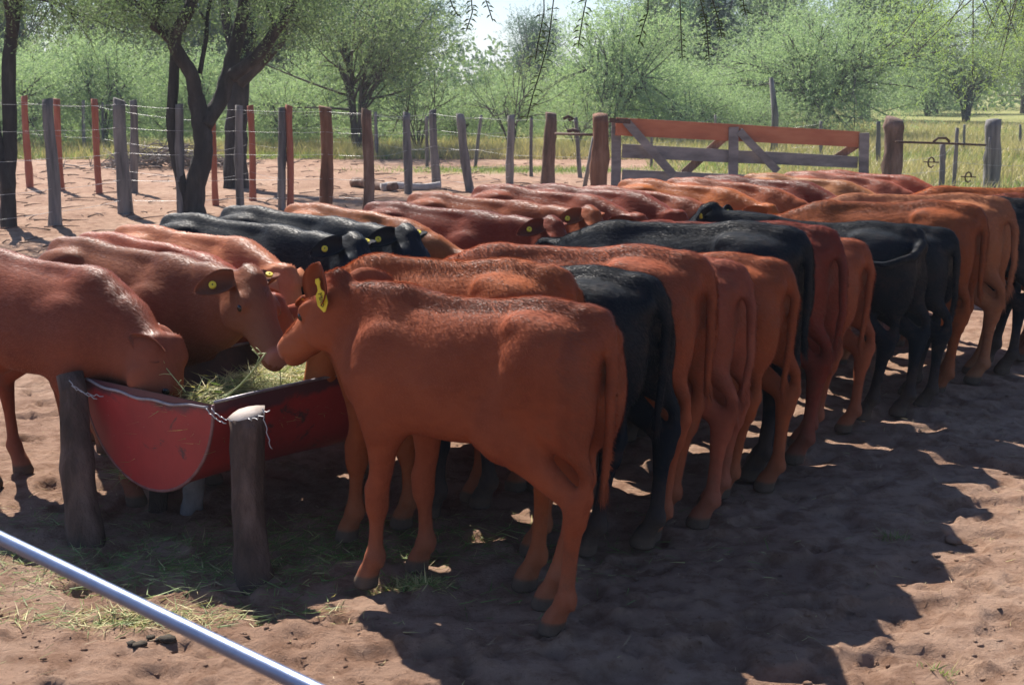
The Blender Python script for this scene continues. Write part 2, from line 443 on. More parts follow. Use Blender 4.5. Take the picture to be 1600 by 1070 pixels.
    crest0 = np.array((.36, 0, .875 - wd_ * 1.2)); base0 = np.array((.44, 0, .74 - wd_ * .6))
    pt = poll - u * .01; tp_ = poll - v * .075 + u * .06
    m1 = crest0 * .5 + pt * .5 + np.array(P.get('crest', (0, 0, .0))); m2 = base0 * .5 + tp_ * .5 + np.array((0, 0, -.02))
    F.chain([crest0, m1, pt - v * .06], [.105, .088, .072], .08, (0, 1, 0), 1.35)
    F.chain([base0, m2, tp_ + v * .01], [.152, P.get('thr', .122), .080], .07, (0, 1, 0), 1.3)
    F.chain([base0 + (.04, 0, -.09), m2 + (0, 0, -.085), tp_ - v * .05 + u * .02], [.05, .022, .03], .06, (0, 1, 0), 1.6)
    hs = P.get('hs', 1.12); HS = [(-.055, .000, -.10, .040, .1), (-.02, .026, -.125, .062, .2), (.03, .036, -.150, .076, .15), (.085, .034, -.158, .082, .12), (.13, .024, -.148, .074, .15),
          (.18, .004, -.130, .058, .15), (.23, -.012, -.132, .054, .1), (.28, -.022, -.128, .057, .05), (.318, -.028, -.126, .060, .0), (.348, -.048, -.112, .046, 0)]; HS = [tuple(q * hs for q in r_[:4]) + (r_[4],) for r_ in HS]
    hc = poll + u * .16 - v * .05
    F.loft(poll, u, wl, v, HS, k=.035, p=2.3, lo=hc - .30, hi=hc + .30)
    hp = lambda a, b_, c: poll + (u * a + wl * b_ + v * c) * hs
    M = np.stack([u, wl, v])
    for sd in (-1, 1):
        F.ell(hp(.100, sd * .070, -.016), (.040, .020, .017), .02, M)          # brow
        F.ell(hp(.075, sd * .055, -.105), (.060, .030, .050), .035, M)         # jaw
        F.ell(hp(.118, sd * .086, -.034), (.024, .012, .015), .010, M, cut=True)
        F.ell(hp(.118, sd * .070, -.034), (.025, .022, .020), .008, M)
        F.ell(hp(.335, sd * .028, -.060), (.020, .022, .018), .015, M)         # nostril rim
        F.ell(hp(.358, sd * .036, -.062), (.017, .010, .013), .006, M, cut=True)
    F.ell(hp(.322, 0, -.118), (.034, .040, .016), .015, M)
    F.cone(hp(.27, -.075, -.100), hp(.345, -.03, -.100), .005, .005, .006, cut=True)
    F.cone(hp(.27, .075, -.100), hp(.345, .03, -.100), .005, .005, .006, cut=True)
    F.cone(hp(-.02, 0, .026), hp(.03, 0, .030), .032, .034, .03)
    sl, X, Y, Z = F.region(F.lo, (1.2, .4, .05)); F.smax(sl, -Z, .004)
    V, Q = F.mesh(2)
    # ears: cupped leaves with thickness, part of the body mesh
    def ear(sd):
        ea = P.get('ears', {}); droop, back = ea.get('droop', .15), ea.get('back', .25); face = ea.get('face', 0.0)
        a = nrm(wl * sd - u * back - v * droop)              # axis of the ear
        nf = nrm(u * (.7) + wl * sd * .0 - v * .25 + rotx(u, a, 0) * face); nf = nrm(nf - a * (nf @ a))
        nf = rotx(nf, a, face * sd)
        if sd in ea: a = nrm(ea[sd][0]); nf = np.array(ea[sd][1], float); nf = nrm(nf - a * (nf @ a))
        bx = np.cross(a, nf)
        o = hp(.005, sd * .058, -.012)
        nu, nv = 12, 9; Vo = []; Vi = []
        for i in range(nu + 1):
            t = i / nu
            wd = P.get('earw', .048) * (math.sin(math.pi * min(1, (t * .86 + .13))) ** .62) * (1 - .15 * t) + .004
            for j in range(nv):
                s_ = (j / (nv - 1)) * 2 - 1
                cup = (.046 * (1 - t) ** .7 + .014) * (s_ * s_) * (1.0) + .004 * math.cos(s_ * 2)
                p = o + a * (t * P.get('earl', .142)) + bx * (s_ * wd) + nf * (cup - .012) - v * .02 * t * t
                Vo.append(p - nf * .004); Vi.append(p + nf * .004 * (1 - .5 * abs(s_)))
        n_ = len(Vo); Vv = Vo + Vi; q = []
        for i in range(nu):
            for j in range(nv - 1):
                a0 = i * nv + j
                q.append((a0, a0 + 1, a0 + nv + 1, a0 + nv)); q.append((n_ + a0, n_ + a0 + nv, n_ + a0 + nv + 1, n_ + a0 + 1))
        for i in range(nu):
            for j in (0, nv - 1):
                a0 = i * nv + j; qq = (a0, a0 + nv, n_ + a0 + nv, n_ + a0); q.append(qq if j == 0 else qq[::-1])
        for j in range(nv - 1):
            a0 = nu * nv + j; q.append((a0, a0 + 1, n_ + a0 + 1, n_ + a0))
        q = np.array(q)
        Vv = np.array(Vv)
        if sd < 0: pass
        # orient faces outward (first sheet faces -nf)
        e1 = Vv[q[0][1]] - Vv[q[0][0]]; e2 = Vv[q[0][3]] - Vv[q[0][0]]
        if np.cross(e1, e2) @ nf > 0: q = q[:, ::-1]
        dk = np.zeros(len(Vv)); sj = np.tile(np.linspace(-1, 1, nv), nu + 1); dk[n_:] = .38 * (1 - np.abs(sj) ** 2.5)
        return Vv, q, (o, a, bx, nf), dk
    nb = len(V); ears = {}; DK = []
    for sd in (1, -1):
        ev, eq, fr, dk = ear(sd); DK.append(dk); Q = np.concatenate([Q, eq + len(V)]); V = np.concatenate([V, ev]); ears[sd] = fr
    rel = (V - poll) / hs; hx = rel @ u; hy = rel @ wl; hz = rel @ v
    onhead = np.exp(-((hx - .16) / .2) ** 2 - (hy / .12) ** 2 - ((hz + .06) / .14) ** 2)
    nose = np.clip((hx - .315) / .02, 0, 1) * (onhead > .2) * (hz > -.10)
    hoof = np.clip((.050 - V[:, 2]) / .008, 0, 1); hoof[nb:] = np.concatenate(DK)
    pl = P.get('pale', .5)
    pale = pl * np.clip(np.maximum(.9 * np.clip((hx + .02) / .3, 0, 1) * (onhead > .12), .8 * np.clip((.60 - V[:, 2]) / .1, 0, 1) * np.clip(1 - abs(V[:, 1]) / .10, 0, 1)), 0, 1)
    thr = np.clip((V[:, 0] - .45) / .2, 0, 1) * np.clip((.86 - V[:, 2]) / .25, 0, 1); pale = np.maximum(pale, pl * .7 * thr)
    isear = np.arange(len(V)) >= nb
    body = mesh_np('body', V, Q, M_SKIN, None, True, attrs={'pale': pale, 'hoof': hoof, 'nose': nose}, link=False)
    out = [('body', body)]
    # eyes
    for sd in (1, -1):
        eb = MB(); c = hp(.120, sd * .0728, -.034); R = .0185; pts = []; q = []
        for i in range(9):
            for j in range(14):
                th = math.pi * i / 8; ph = 2 * math.pi * j / 14
                pts.append(c + R * np.array((math.sin(th) * math.cos(ph), math.sin(th) * math.sin(ph), math.cos(th))))
        for i in range(8):
            for j in range(14): q.append((i * 14 + j, (i + 1) * 14 + j, (i + 1) * 14 + (j + 1) % 14, i * 14 + (j + 1) % 14))
        eb.add(pts, q); out.append(('eye', eb.build('eye', M_EYE, link=False)))
    # ear tags
    for sd, kind in P.get('tags', {1: 'button'}).items():
        o, a, bx, nf = ears[sd]; tb = MB()
        if kind == 'button':
            c = o + a * .085 + nf * .004
            for rr, dz, mm in ((.0145, .006, 0), (.0032, .008, 1)):
                ring = [c + nf * dz + rr * (a * math.cos(t) + bx * math.sin(t)) for t in np.linspace(0, 2 * math.pi, 17)[:-1]]
                ring0 = [p - nf * .010 for p in ring]
                tb.add(ring0 + ring + [c + nf * (dz + .001)], [(i, (i + 1) % 16, 16 + (i + 1) % 16, 16 + i) for i in range(16)], [(16 + i, 16 + (i + 1) % 16, 32) for i in range(16)], mm)
        else:
            sz = P.get('tagsize', 1.0)
            c = o + a * .060 + nf * .012; dn = nrm(P.get('tagdir', (0.02, 0, -1))); fc = nrm(P.get('tagface', nf)); fc = nrm(fc - dn * (fc @ dn)); rt = np.cross(fc, dn)
            prof = [(-.009, -.012), (-.013, .0), (-.007, .010), (-.009, .026), (-.026, .040), (-.027, .074), (-.004, .100), (.004, .100), (.027, .074), (.026, .040), (.009, .026), (.007, .010), (.013, 0), (.009, -.012)]
            A = [c + rt * x * sz + dn * y * sz + fc * .0015 for x, y in prof]; B = [c + rt * x * sz + dn * y * sz - fc * .0015 for x, y in prof]
            k = len(prof); tris = []
            for lst, base, fl in ((A, 0, False), (B, k, True)):
                for (i, j, l) in [(0, 1, 13), (1, 12, 13), (1, 2, 12), (2, 11, 12), (2, 3, 11), (3, 10, 11), (3, 4, 10), (4, 9, 10), (4, 5, 9), (5, 8, 9), (5, 6, 8), (6, 7, 8)]:
                    t = (base + i, base + j, base + l); tris.append(t[::-1] if fl else t)
            tb.add(A + B, [(i, (i + 1) % k, k + (i + 1) % k, k + i) for i in range(k)], tris)
            # hand written figures down the tag
            glyph = {'3': [(-1, -1), (1, -1), (0, 0), (1, .3), (.8, 1), (-1, 1)], '5': [(1, -1), (-.8, -1), (-.8, -.1), (.6, 0), (.8, .8), (-1, 1)], '0': [(0, -1), (1, 0), (0, 1), (-1, 0), (0, -1)]}
            for g, yy in (('3', .044), ('5', .060), ('0', .076)):
                pp = [c + rt * gx * .009 * sz + dn * (yy + gy * .006) * sz + fc * .003 for gx, gy in glyph[g]]
                tb.tube(pp, .0013 * sz, 5, m=1)
        out.append(('ear_tag', tb.build('ear_tag', [M_TAG, M_INK], link=False, smooth=False)))
    # fur: thin blades lying along the coat
    rng = np.random.default_rng(seed)
    me = body.data; nrmv = np.empty(len(V) * 3, np.float32); me.vertices.foreach_get('normal', nrmv); N = nrmv.reshape(-1, 3)
    T3 = np.concatenate([Q[:, [0, 1, 2]], Q[:, [0, 2, 3]]]); ar = np.linalg.norm(np.cross(V[T3[:, 1]] - V[T3[:, 0]], V[T3[:, 2]] - V[T3[:, 0]]), axis=1)
    cz = V[T3].mean(1); wgt = ar * (1 + .8 * (cz[:, 2] > .75)) * (cz[:, 2] > .05)
    tri = rng.choice(len(T3), nfur, p=wgt / wgt.sum()); r1, r2 = rng.random(nfur), rng.random(nfur); fl = r1 + r2 > 1; r1[fl] = 1 - r1[fl]; r2[fl] = 1 - r2[fl]
    A, B, C = T3[tri].T; W = np.stack([1 - r1 - r2, r1, r2], 1)[..., None]
    p = V[A] * W[:, 0] + V[B] * W[:, 1] + V[C] * W[:, 2]; nn = N[A] * W[:, 0] + N[B] * W[:, 1] + N[C] * W[:, 2]; nn /= np.linalg.norm(nn, axis=1)[:, None] + 1e-9
    ps = pale[A]
    hX = (p - poll) @ u / hs; oh = np.exp(-((hX - .16) / .2) ** 2 - (((p - poll) @ wl) / .12) ** 2 - (((p - poll) @ v + .06) / .14) ** 2)
    keep = ~((oh > .2) & (hX > .305)) & (p[:, 2] > .05) & ((hoof[A] < .15) | (rng.random(nfur) < .12))
    isE = (A >= nb)
    g = np.zeros((nfur, 3)); g[:, 0] = -1.0; g[:, 2] = -.75
    lg = p[:, 2] < .52; g[lg] = (-.25, 0, -1)
    hd = oh > .25; g[hd] = (-u * 1.0 - v * .3)
    for sd in (1, -1):
        o, a, bx, nf = ears[sd]; g[isE & (((p - o) @ a) > 0) & (((p - poll) @ wl) * sd > 0)] = a
    # whorls and clumping
    ph = vnoise(p[:, 0] * 9 + 3, p[:, 2] * 9 + p[:, 1] * 5, seed) * .7 + vnoise(p[:, 0] * 30, p[:, 2] * 30 + p[:, 1] * 21, seed + 5) * .4 + rng.normal(0, .16, nfur)
    g -= nn * (g * nn).sum(1)[:, None]; g /= np.linalg.norm(g, axis=1)[:, None] + 1e-9
    bt = np.cross(nn, g); g = g * np.cos(ph)[:, None] + bt * np.sin(ph)[:, None]; bt = np.cross(nn, g)
    ln = np.where(lg, .011, .017); ln = np.where(hd, .010, ln)
    crest = (p[:, 0] > .3) & (np.abs(p[:, 1]) < .05) & (nn[:, 2] > .5) & ~hd; ln = np.where(crest, .022, ln)
    top = (nn[:, 2] > .6) & (np.abs(p[:, 1]) < .06); ln = np.where(top & ~crest, .022, ln)
    rear = (p[:, 0] < -.42) & (p[:, 2] > .5); ln = np.where(rear, .022, ln)
    tl = np.array(T[-1]); dt = np.linalg.norm(p - tl, axis=1); tuft = dt < P.get('tuft', .07); ln = np.where(tuft, .06, ln); g[tuft] = g[tuft] * .5 + (0, 0, -.8)
    edge = isE & (np.abs((p - poll) @ wl) > .14); ln = np.where(edge, .016, ln); ln = np.where(isE & ~edge, .009, ln)
    ln = ln * rng.uniform(.6, 1.35, nfur) * P.get('furlen', .9)
    lift = rng.uniform(.08, .32, nfur); lift = np.where(crest | top | rear, lift + .10, lift)
    wd = rng.uniform(.0009, .0019, nfur) * P.get('furwid', 1.0)
    d = g + nn * lift[:, None]; d /= np.linalg.norm(d, axis=1)[:, None]
    b0 = p - nn * .002
    k = keep; b0, d, bt, ln, wd, nn, ps = b0[k], d[k], bt[k], ln[k], wd[k], nn[k], ps[k]; m_ = len(b0)
    FV = np.stack([b0 - bt * wd[:, None], b0 + bt * wd[:, None], b0 + d * ln[:, None]], 1).reshape(-1, 3)
    FT = np.arange(m_ * 3).reshape(-1, 3)
    fn = np.cross(FV[1::3] - FV[0::3], FV[2::3] - FV[0::3]); fl = (fn * nn).sum(1) < 0; FT[fl] = FT[fl][:, ::-1]
    fur = mesh_np('fur', FV, FT, M_FUR, None, True, attrs={'pale': np.repeat(ps, 3), 'rnd': np.repeat(rng.random(m_), 3)}, link=False)
    cn = nn * .85 + d * .16 + rng.normal(0, .075, nn.shape); cn /= np.linalg.norm(cn, axis=1)[:, None]
    fur.data.normals_split_custom_set_from_vertices(np.repeat(cn, 3, 0).tolist())
    out.append(('fur', fur))
    return out
POSES = {}
def place_calf(variant, loc, heading, scale, color, label, group, name='calf', sx=1.0):
    """heading: unit vector the animal faces"""
    e = empty(name, (loc[0], loc[1], loc[2] if len(loc) > 2 else 0), math.atan2(heading[1], heading[0]))
    e.scale = (scale * sx, scale, scale)
    tag(e, label, 'calf', group)
    jr = random.Random(label); jv = jr.uniform(.88, 1.15); color = (color[0] * jv, color[1] * jv * jr.uniform(.88, 1.12), color[2] * jv * jr.uniform(.85, 1.15)) if color[0] > .05 and variant != 'hero' else color
    for kind, src in POSES[variant]:
        o = src.copy(); COL.objects.link(o); o.parent = e; o.color = (*color, 1); o.name = kind
    return e
# ================================================================== ground
rng = np.random.default_rng(11); rnd = random.Random(5)
def ground_h(x, y):
    x = np.asarray(x, float); y = np.asarray(y, float)
    near = np.clip((26 - y) / 14, 0.15, 1)
    h = vnoise(x * .9, y * .9, 1) * .05 + vnoise(x * 2.7, y * 2.7, 2) * .030 + vnoise(x * 6.5, y * 6.5, 3) * .022 + vnoise(x * 13, y * 13, 4) * .014 + vnoise(x * 27, y * 27, 6) * .011 - np.abs(vnoise(x * 5 + 2, y * 5, 14)) * .022
    pock = vnoise(x * 7.3 + 5, y * 7.3, 8); pock = np.clip(pock - .14, 0, .16) * -.26
    lump = vnoise(x * 17 + 9, y * 17, 9); lump = np.clip(lump - .22, 0, .3) * .09
    return (h + pock + lump) * near * .75
def axis_grid(edges):
    out = []
    for (a, b_, st) in edges:
        out.append(np.arange(a, b_, st))
    return np.concatenate(out + [[edges[-1][1]]])
gx = axis_grid([(-400, -60, 34), (-60, -12, 2.0), (-12, -3.2, .12), (-3.2, 4.6, .019), (4.6, 14, .13), (14, 60, 2.0), (60, 400, 34)])
gy = axis_grid([(-30, 2.6, .8), (2.6, 3.4, .05), (3.4, 7.2, .017), (7.2, 11, .035), (11, 34, .12), (34, 80, 2.0), (80, 900, 60)])
GX, GY = np.meshgrid(gx, gy, indexing='ij')
GZ = ground_h(GX, GY)
nX, nY = GX.shape
# cloven hoof prints pressed into the soft dirt
_r = random.Random(91)
for _ in range(900):
    y0 = 3.4 + _r.random() ** 1.3 * 7; x0 = _r.uniform(-.42, .46) * y0; a_ = _r.gauss(2.5, 1.2); S_ = _r.uniform(.032, .046); dp = _r.uniform(.004, .016)
    i0, i1 = np.searchsorted(gx, [x0 - .11, x0 + .11]); j0, j1 = np.searchsorted(gy, [y0 - .11, y0 + .11])
    if i1 - i0 < 3 or j1 - j0 < 3: continue
    dx_ = GX[i0:i1, j0:j1] - x0; dy_ = GY[i0:i1, j0:j1] - y0
    u_ = (dx_ * math.cos(a_) + dy_ * math.sin(a_)) / S_; v_ = (-dx_ * math.sin(a_) + dy_ * math.cos(a_)) / S_
    e_ = np.minimum((u_ / 1.25) ** 2 + ((v_ - .48) / .42) ** 2, (u_ / 1.25) ** 2 + ((v_ + .48) / .42) ** 2)
    rim = np.exp(-((np.sqrt((u_ / 1.5) ** 2 + (v_ / 1.15) ** 2) - 1.15) / .28) ** 2)
    GZ[i0:i1, j0:j1] += -dp * np.clip(1.25 - e_, 0, 1) + dp * .4 * rim
ii = np.arange(nX * nY).reshape(nX, nY)
GQ = np.stack([ii[:-1, :-1], ii[1:, :-1], ii[1:, 1:], ii[:-1, 1:]], -1).reshape(-1, 4)
edge_n = vnoise(GX * .5, GY * .5, 21) * 3 + vnoise(GX * 2, GY * 2, 22) * 1.2
grass = np.clip((GY - 32.5 - edge_n) / 1.5, 0, 1)
grass = np.maximum(grass, np.clip((GX - 3.6 + edge_n * .5) / .8, 0, 1) * np.clip((GY - 20.2 + edge_n * .4) / 1.2, 0, 1))
grass = np.maximum(grass, .8 * np.clip(1 - np.hypot((GX - .3) / 3.4, (GY - 27.6) / 1.5) + vnoise(GX * 3, GY * 3, 31) * .8, 0, 1))
m, n, b = mat('dirt')
v = mapped(n)
f1 = noise_n(n, .8, 5, .6, v); f2 = noise_n(n, 9, 6, .65, v); f3 = noise_n(n, 70, 5, .7, v)
c1 = ramp(n, f1, [(.3, (.34, .205, .14)), (.5, (.44, .28, .195)), (.72, (.52, .36, .265))])
c2 = mixc(n, ramp(n, f2, [(.38, (1, 1, 1)), (.56, (0, 0, 0))]), c1, mixc(n, 1.0, c1, (.66, .60, .56), 'MULTIPLY'))
c3 = mixc(n, ramp(n, f3, [(.60, (0, 0, 0)), (.70, (1, 1, 1))]), c2, mixc(n, 1.0, c2, (.55, .5, .48), 'MULTIPLY'))
ga = node(n, 'ShaderNodeAttribute', attribute_name='grass')
gc = ramp(n, noise_n(n, 1.6, 6, .7, v), [(.3, (.16, .20, .06)), (.5, (.27, .28, .10)), (.7, (.40, .34, .17))])
n.links.new(mixc(n, ga.outputs['Fac'], c3, gc), b.inputs['Base Color'])
b.inputs['Roughness'].default_value = .95; b.inputs['Specular IOR Level'].default_value = .15
bump_n(n, b, noise_n(n, 30, 9, .78, v), .035, 1.0)
M_DIRT = m
g_ = mesh_np('ground', np.stack([GX, GY, GZ], -1).reshape(-1, 3), GQ, M_DIRT, None, True, attrs={'grass': grass.ravel()})
tag(g_, kind='structure')
def gz(x, y): return float(ground_h(np.array([x]), np.array([y]))[0])
# ------------------------------------------------------------------ blade piles (straw, hay, grass, litter)
def blades(name, P0_, D_, L_, W_, bend, mats, midx, parent=None):
    """flat bent strips: start, unit direction, length, width"""
    n_ = len(P0_); up = np.array([0, 0, 1.0])
    side = np.cross(D_, up); side /= np.linalg.norm(side, axis=1)[:, None] + 1e-6
    tw = rng.uniform(-.8, .8, n_)[:, None]; nrm_ = np.cross(side, D_); side = side * np.cos(tw) + nrm_ * np.sin(tw)
    mid = P0_ + D_ * (L_ * .5)[:, None] + bend * .3; end = P0_ + D_ * L_[:, None] + bend
    w2 = W_[:, None] * .5
    V = np.stack([P0_ - side * w2, P0_ + side * w2, mid + side * w2 * .9, mid - side * w2 * .9, end], 1).reshape(-1, 3)
    k = np.arange(n_)[:, None] * 5
    Q = np.concatenate([k, k + 1, k + 2, k + 3], 1); T = np.concatenate([k + 3, k + 2, k + 4], 1)
    return mesh_np(name, V, [Q, T], mats, parent, False, midx=np.concatenate([midx, midx]))
def leafmat(name, col, trans=.3, var=.35, rough=.6, scale=1.2):
    m, n, b = mat(name)
    g = node(n, 'ShaderNodeNewGeometry'); v = mapped(n)
    f = noise_n(n, scale, 3, .6, v)
    a = mixc(n, f, tuple(c * (1 - var) for c in col), tuple(min(1, c * (1 + var)) for c in col))
    a = mixc(n, g.outputs['Random Per Island'], mixc(n, 1.0, a, (.72, .78, .7), 'MULTIPLY'), mixc(n, 1.0, a, (1.3, 1.2, 1.2), 'MULTIPLY'))
    n.links.new(a, b.inputs['Base Color']); b.inputs['Roughness'].default_value = rough; b.inputs['Specular IOR Level'].default_value = .35
    t = node(n, 'ShaderNodeBsdfTranslucent'); n.links.new(mixc(n, 1.0, a, (1.2, 1.35, .8), 'MULTIPLY'), t.inputs[0])
    x = node(n, 'ShaderNodeMixShader'); x.inputs[0].default_value = trans
    n.links.new(b.outputs[0], x.inputs[1]); n.links.new(t.outputs[0], x.inputs[2]); n.links.new(x.outputs[0], n.nodes['Material Output'].inputs[0])
    return m
M_HAYG = leafmat('hay_green', (.21, .30, .10), .3, scale=6)
M_HAYY = leafmat('hay_straw', (.50, .45, .22), .25, scale=6)
M_STRAW = leafmat('old_straw', (.42, .31, .19), .15, scale=6)
M_BARK = simple('bark_dark', [(.3, (.022, .020, .020)), (.55, (.045, .040, .038)), (.75, (.085, .075, .068))], 7, .9, .03, (1, 1, .25), bstr=1.0)
M_WOODG = simple('weathered_wood', [(.3, (.07, .068, .070)), (.5, (.18, .17, .165)), (.75, (.31, .285, .27))], 9, .9, .015, (1, 1, .12), bstr=.9)
M_WOODR = simple('red_heartwood', [(.3, (.10, .045, .028)), (.5, (.21, .10, .06)), (.75, (.33, .19, .12))], 8, .9, .02, (1, 1, .15), bstr=1.0)
M_WOODB = simple('brown_log', [(.3, (.07, .045, .032)), (.5, (.17, .105, .08)), (.75, (.30, .21, .165))], 8, .9, .03, (1, 1, .2), bstr=1.0)
M_REDP = simple('red_painted_post', [(.3, (.26, .08, .050)), (.7, (.42, .15, .10))], 9, .8, .01, (1, 1, .2))
M_ORB = simple('orange_board', [(.25, (.28, .085, .042)), (.5, (.42, .135, .065)), (.75, (.52, .20, .10))], 5, .7, .006, (.25, 1, 1))
M_CUT = simple('sawn_end', [(.3, (.28, .23, .20)), (.7, (.45, .39, .35))], 20, .85, .004)
M_WIRE = simple('fence_wire', [(.3, (.34, .34, .35)), (.7, (.50, .50, .50))], 30, .45, 0, metal=.5)
M_RUST = simple('rusty_iron', [(.3, (.045, .028, .022)), (.7, (.13, .07, .05))], 30, .8, .002)
# ================================================================== feed trough
RV = Vector((.61, .79, 0)).normalized(); NV = Vector((-.79, .61, 0)).normalized()
TC = Vector((-1.40, 5.03, 0)); TR = .392; TZ = .595; TL = 6.6
m, n, b = mat('red_steel')
v = mapped(n)
c1 = ramp(n, noise_n(n, 3, 5, .6, v), [(.3, (.28, .026, .028)), (.6, (.42, .040, .038)), (.8, (.47, .08, .065))])
rust = ramp(n, noise_n(n, 6, 8, .72, v, .8), [(.56, (0, 0, 0)), (.62, (1, 1, 1))])
c2 = mixc(n, rust, c1, (.09, .035, .04))
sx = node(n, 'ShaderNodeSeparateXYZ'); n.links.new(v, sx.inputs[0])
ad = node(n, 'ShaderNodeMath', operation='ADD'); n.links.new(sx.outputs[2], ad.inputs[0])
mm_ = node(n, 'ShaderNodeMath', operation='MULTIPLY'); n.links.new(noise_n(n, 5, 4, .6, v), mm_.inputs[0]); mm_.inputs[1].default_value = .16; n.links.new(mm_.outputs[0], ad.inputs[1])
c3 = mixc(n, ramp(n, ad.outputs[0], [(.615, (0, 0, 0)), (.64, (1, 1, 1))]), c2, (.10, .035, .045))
sp = node(n, 'ShaderNodeTexVoronoi'); sp.inputs['Scale'].default_value = 26; n.links.new(v, sp.inputs['Vector'])
c4 = mixc(n, ramp(n, sp.outputs['Distance'], [(.035, (.7, .7, .7)), (.06, (0, 0, 0))]), c3, (.4, .30, .26))
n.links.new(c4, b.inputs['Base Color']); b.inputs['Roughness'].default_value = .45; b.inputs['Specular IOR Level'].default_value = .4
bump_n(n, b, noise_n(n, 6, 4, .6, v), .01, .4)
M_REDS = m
M_INS = simple('trough_inside', [(.3, (.035, .03, .032)), (.7, (.11, .06, .05))], 8, .6, .003)
trough = empty('feed_trough', (TC.x, TC.y, 0))
tag(trough, 'long red half-barrel steel feed trough on stub log posts between the two rows of cattle', 'feed trough')
def tpt(t, lat, z): return RV * t - NV * lat + Vector((0, 0, z))   # lat + = towards camera side (right)
V = []; Q = []; qm = []; NS = 33; ns = 22
ts = np.linspace(0, TL, NS)
for lay, rr in ((0, TR), (1, TR - .005)):
    for i, t in enumerate(ts):
        dent = 0.015 * math.sin(t * 5.1) + .005 * math.sin(t * 11 + 1)
        for j in range(ns + 1):
            th = math.pi * j / ns
            r2 = rr + dent * math.sin(th * 2)
            V.append(tpt(t, -math.cos(th) * r2, TZ - math.sin(th) * r2))
for lay in (0, 1):
    o_ = lay * NS * (ns + 1)
    for i in range(NS - 1):
        for j in range(ns):
            a0 = o_ + i * (ns + 1) + j; q = (a0, a0 + 1, a0 + ns + 2, a0 + ns + 1)
            Q.append(q[::-1] if lay else q); qm.append(lay)
mb = MB(); mb.V = [np.array([tuple(p) for p in V])]; mb.n = len(V); mb.Q = [list(q) for q in Q]; mb.qm = qm
mb.build('barrel_half', [M_REDS, M_INS], trough)
mb = MB()
for s_, tt in ((0, 0.0), (1, TL)):
    mb = MB()
    f = -1 if s_ == 0 else 1
    for k_, off in ((0, .012 * f), (1, .006 * f)):
        pts = []
        for j in range(ns + 1):
            th = math.pi * j / ns; pts.append(tpt(tt + off, -math.cos(th) * (TR - .003), TZ - math.sin(th) * (TR - .003)))
        c = [tpt(tt + off + .010 * math.sin(0) * f, 0, TZ - TR * .45)]
        base = len(pts)
        tr = [(i, i + 1, base) for i in range(ns)] + [(ns, 0, base)]
        if (k_ == 0) != (s_ == 0): tr = [t_[::-1] for t_ in tr]
        mb.add([tuple(p) for p in pts + c], (), tr, k_)
    mb.build('end_plate', [M_REDS, M_INS], trough, smooth=False)
mb = MB()
mb.tube([tpt(-.008, -math.cos(math.pi * j / 30) * (TR + .002), TZ - math.sin(math.pi * j / 30) * (TR + .002)) for j in range(31)], .007, 6)
mb.build('rolled_edge', simple('worn_edge', [(.3, (.14, .05, .05)), (.7, (.28, .15, .14))], 20, .5, .001), trough)
for sd in (-1, 1):
    mb = MB()
    mb.tube([tpt(t, sd * (TR + .0), TZ + .003 + .006 * math.sin(t * 4 + sd)) for t in np.linspace(0, TL, 40)], .006, 6)
    mb.build('rim', simple('bare_rim', [(.3, (.22, .20, .22)), (.7, (.45, .42, .42))], 20, .4, .001, metal=.4), trough)
mb = MB()
mb.tube([tpt(-.014, x, TZ - .004 - .030 * (1 - ((x) / TR) ** 2) + .004 * math.sin(x * 30)) for x in np.linspace(-TR + .02, TR - .02, 24)], .0055, 6)
mb.build('end_lip', simple('bright_lip', [(.3, (.26, .22, .22)), (.7, (.46, .42, .42))], 20, .45, .001), trough)
def logpost(top, base, r0, r1, mats, name, parent, rough=.09, seg=12, slant=(0, 0), burls=2, seed=0):
    rr = random.Random(seed); mb = MB(); N = 12; top = Vector(top); base = Vector(base) - Vector((0, 0, .15))
    pts = []; rad = []
    bz = [rr.random() for _ in range(burls)]
    for i in range(N):
        t = i / (N - 1); p = base.lerp(top, t); w_ = r1 * .18
        p = p + Vector((math.sin(t * 5 + seed) * w_, math.cos(t * 4 + seed * 2) * w_, 0)) * (1 if i < N - 1 else .3)
        r = r0 + (r1 - r0) * t
        for z_ in bz: r *= 1 + .16 * math.exp(-((t - z_) / .06) ** 2)
        pts.append(p); rad.append(r)
    mb.tube(pts, rad, seg, 0, rough, rr, True, 1)
    V = np.concatenate(mb.V)
    k = (N - 1) * seg   # slant the top ring
    for j in list(range(k, k + seg)) + [len(V) - 1]:
        V[j][2] += (V[j][0] - pts[-1].x) * slant[0] + (V[j][1] - pts[-1].y) * slant[1]
    mb.V = [V]
    return mb.build(name, mats, parent)
M_STUB = simple('stub_bark', [(.3, (.05, .036, .028)), (.5, (.11, .072, .055)), (.74, (.24, .16, .125))], 10, .9, .03, (1, 1, .35), bstr=1.0)
loc = lambda v: Vector(v) - TC
logpost(loc(at_depth(108, 584, 5.22)), loc((at_z(140, 850).x, at_z(140, 850).y, 0)), .068, .055, [M_STUB, M_CUT], 'support_post', trough, slant=(.0, .15), seed=3)
logpost(loc(at_depth(386, 645, 4.76)), loc((at_z(395, 902).x, at_z(395, 902).y, 0)), .064, .060, [M_STUB, M_CUT], 'support_post', trough, slant=(.15, .30), seed=8)
logpost(tpt(.36, -.20, TZ - TR + .05), tpt(.36, -.21, 0), .045, .045, [simple('grey_stub', [(.3, (.16, .13, .12)), (.7, (.30, .26, .25))], 9, .9, .01), M_CUT], 'support_post', trough, seed=4)
logpost(tpt(.30, -.38, TZ - TR + .2), tpt(.30, -.36, 0), .04, .04, [M_STUB, M_CUT], 'support_post', trough, seed=5)
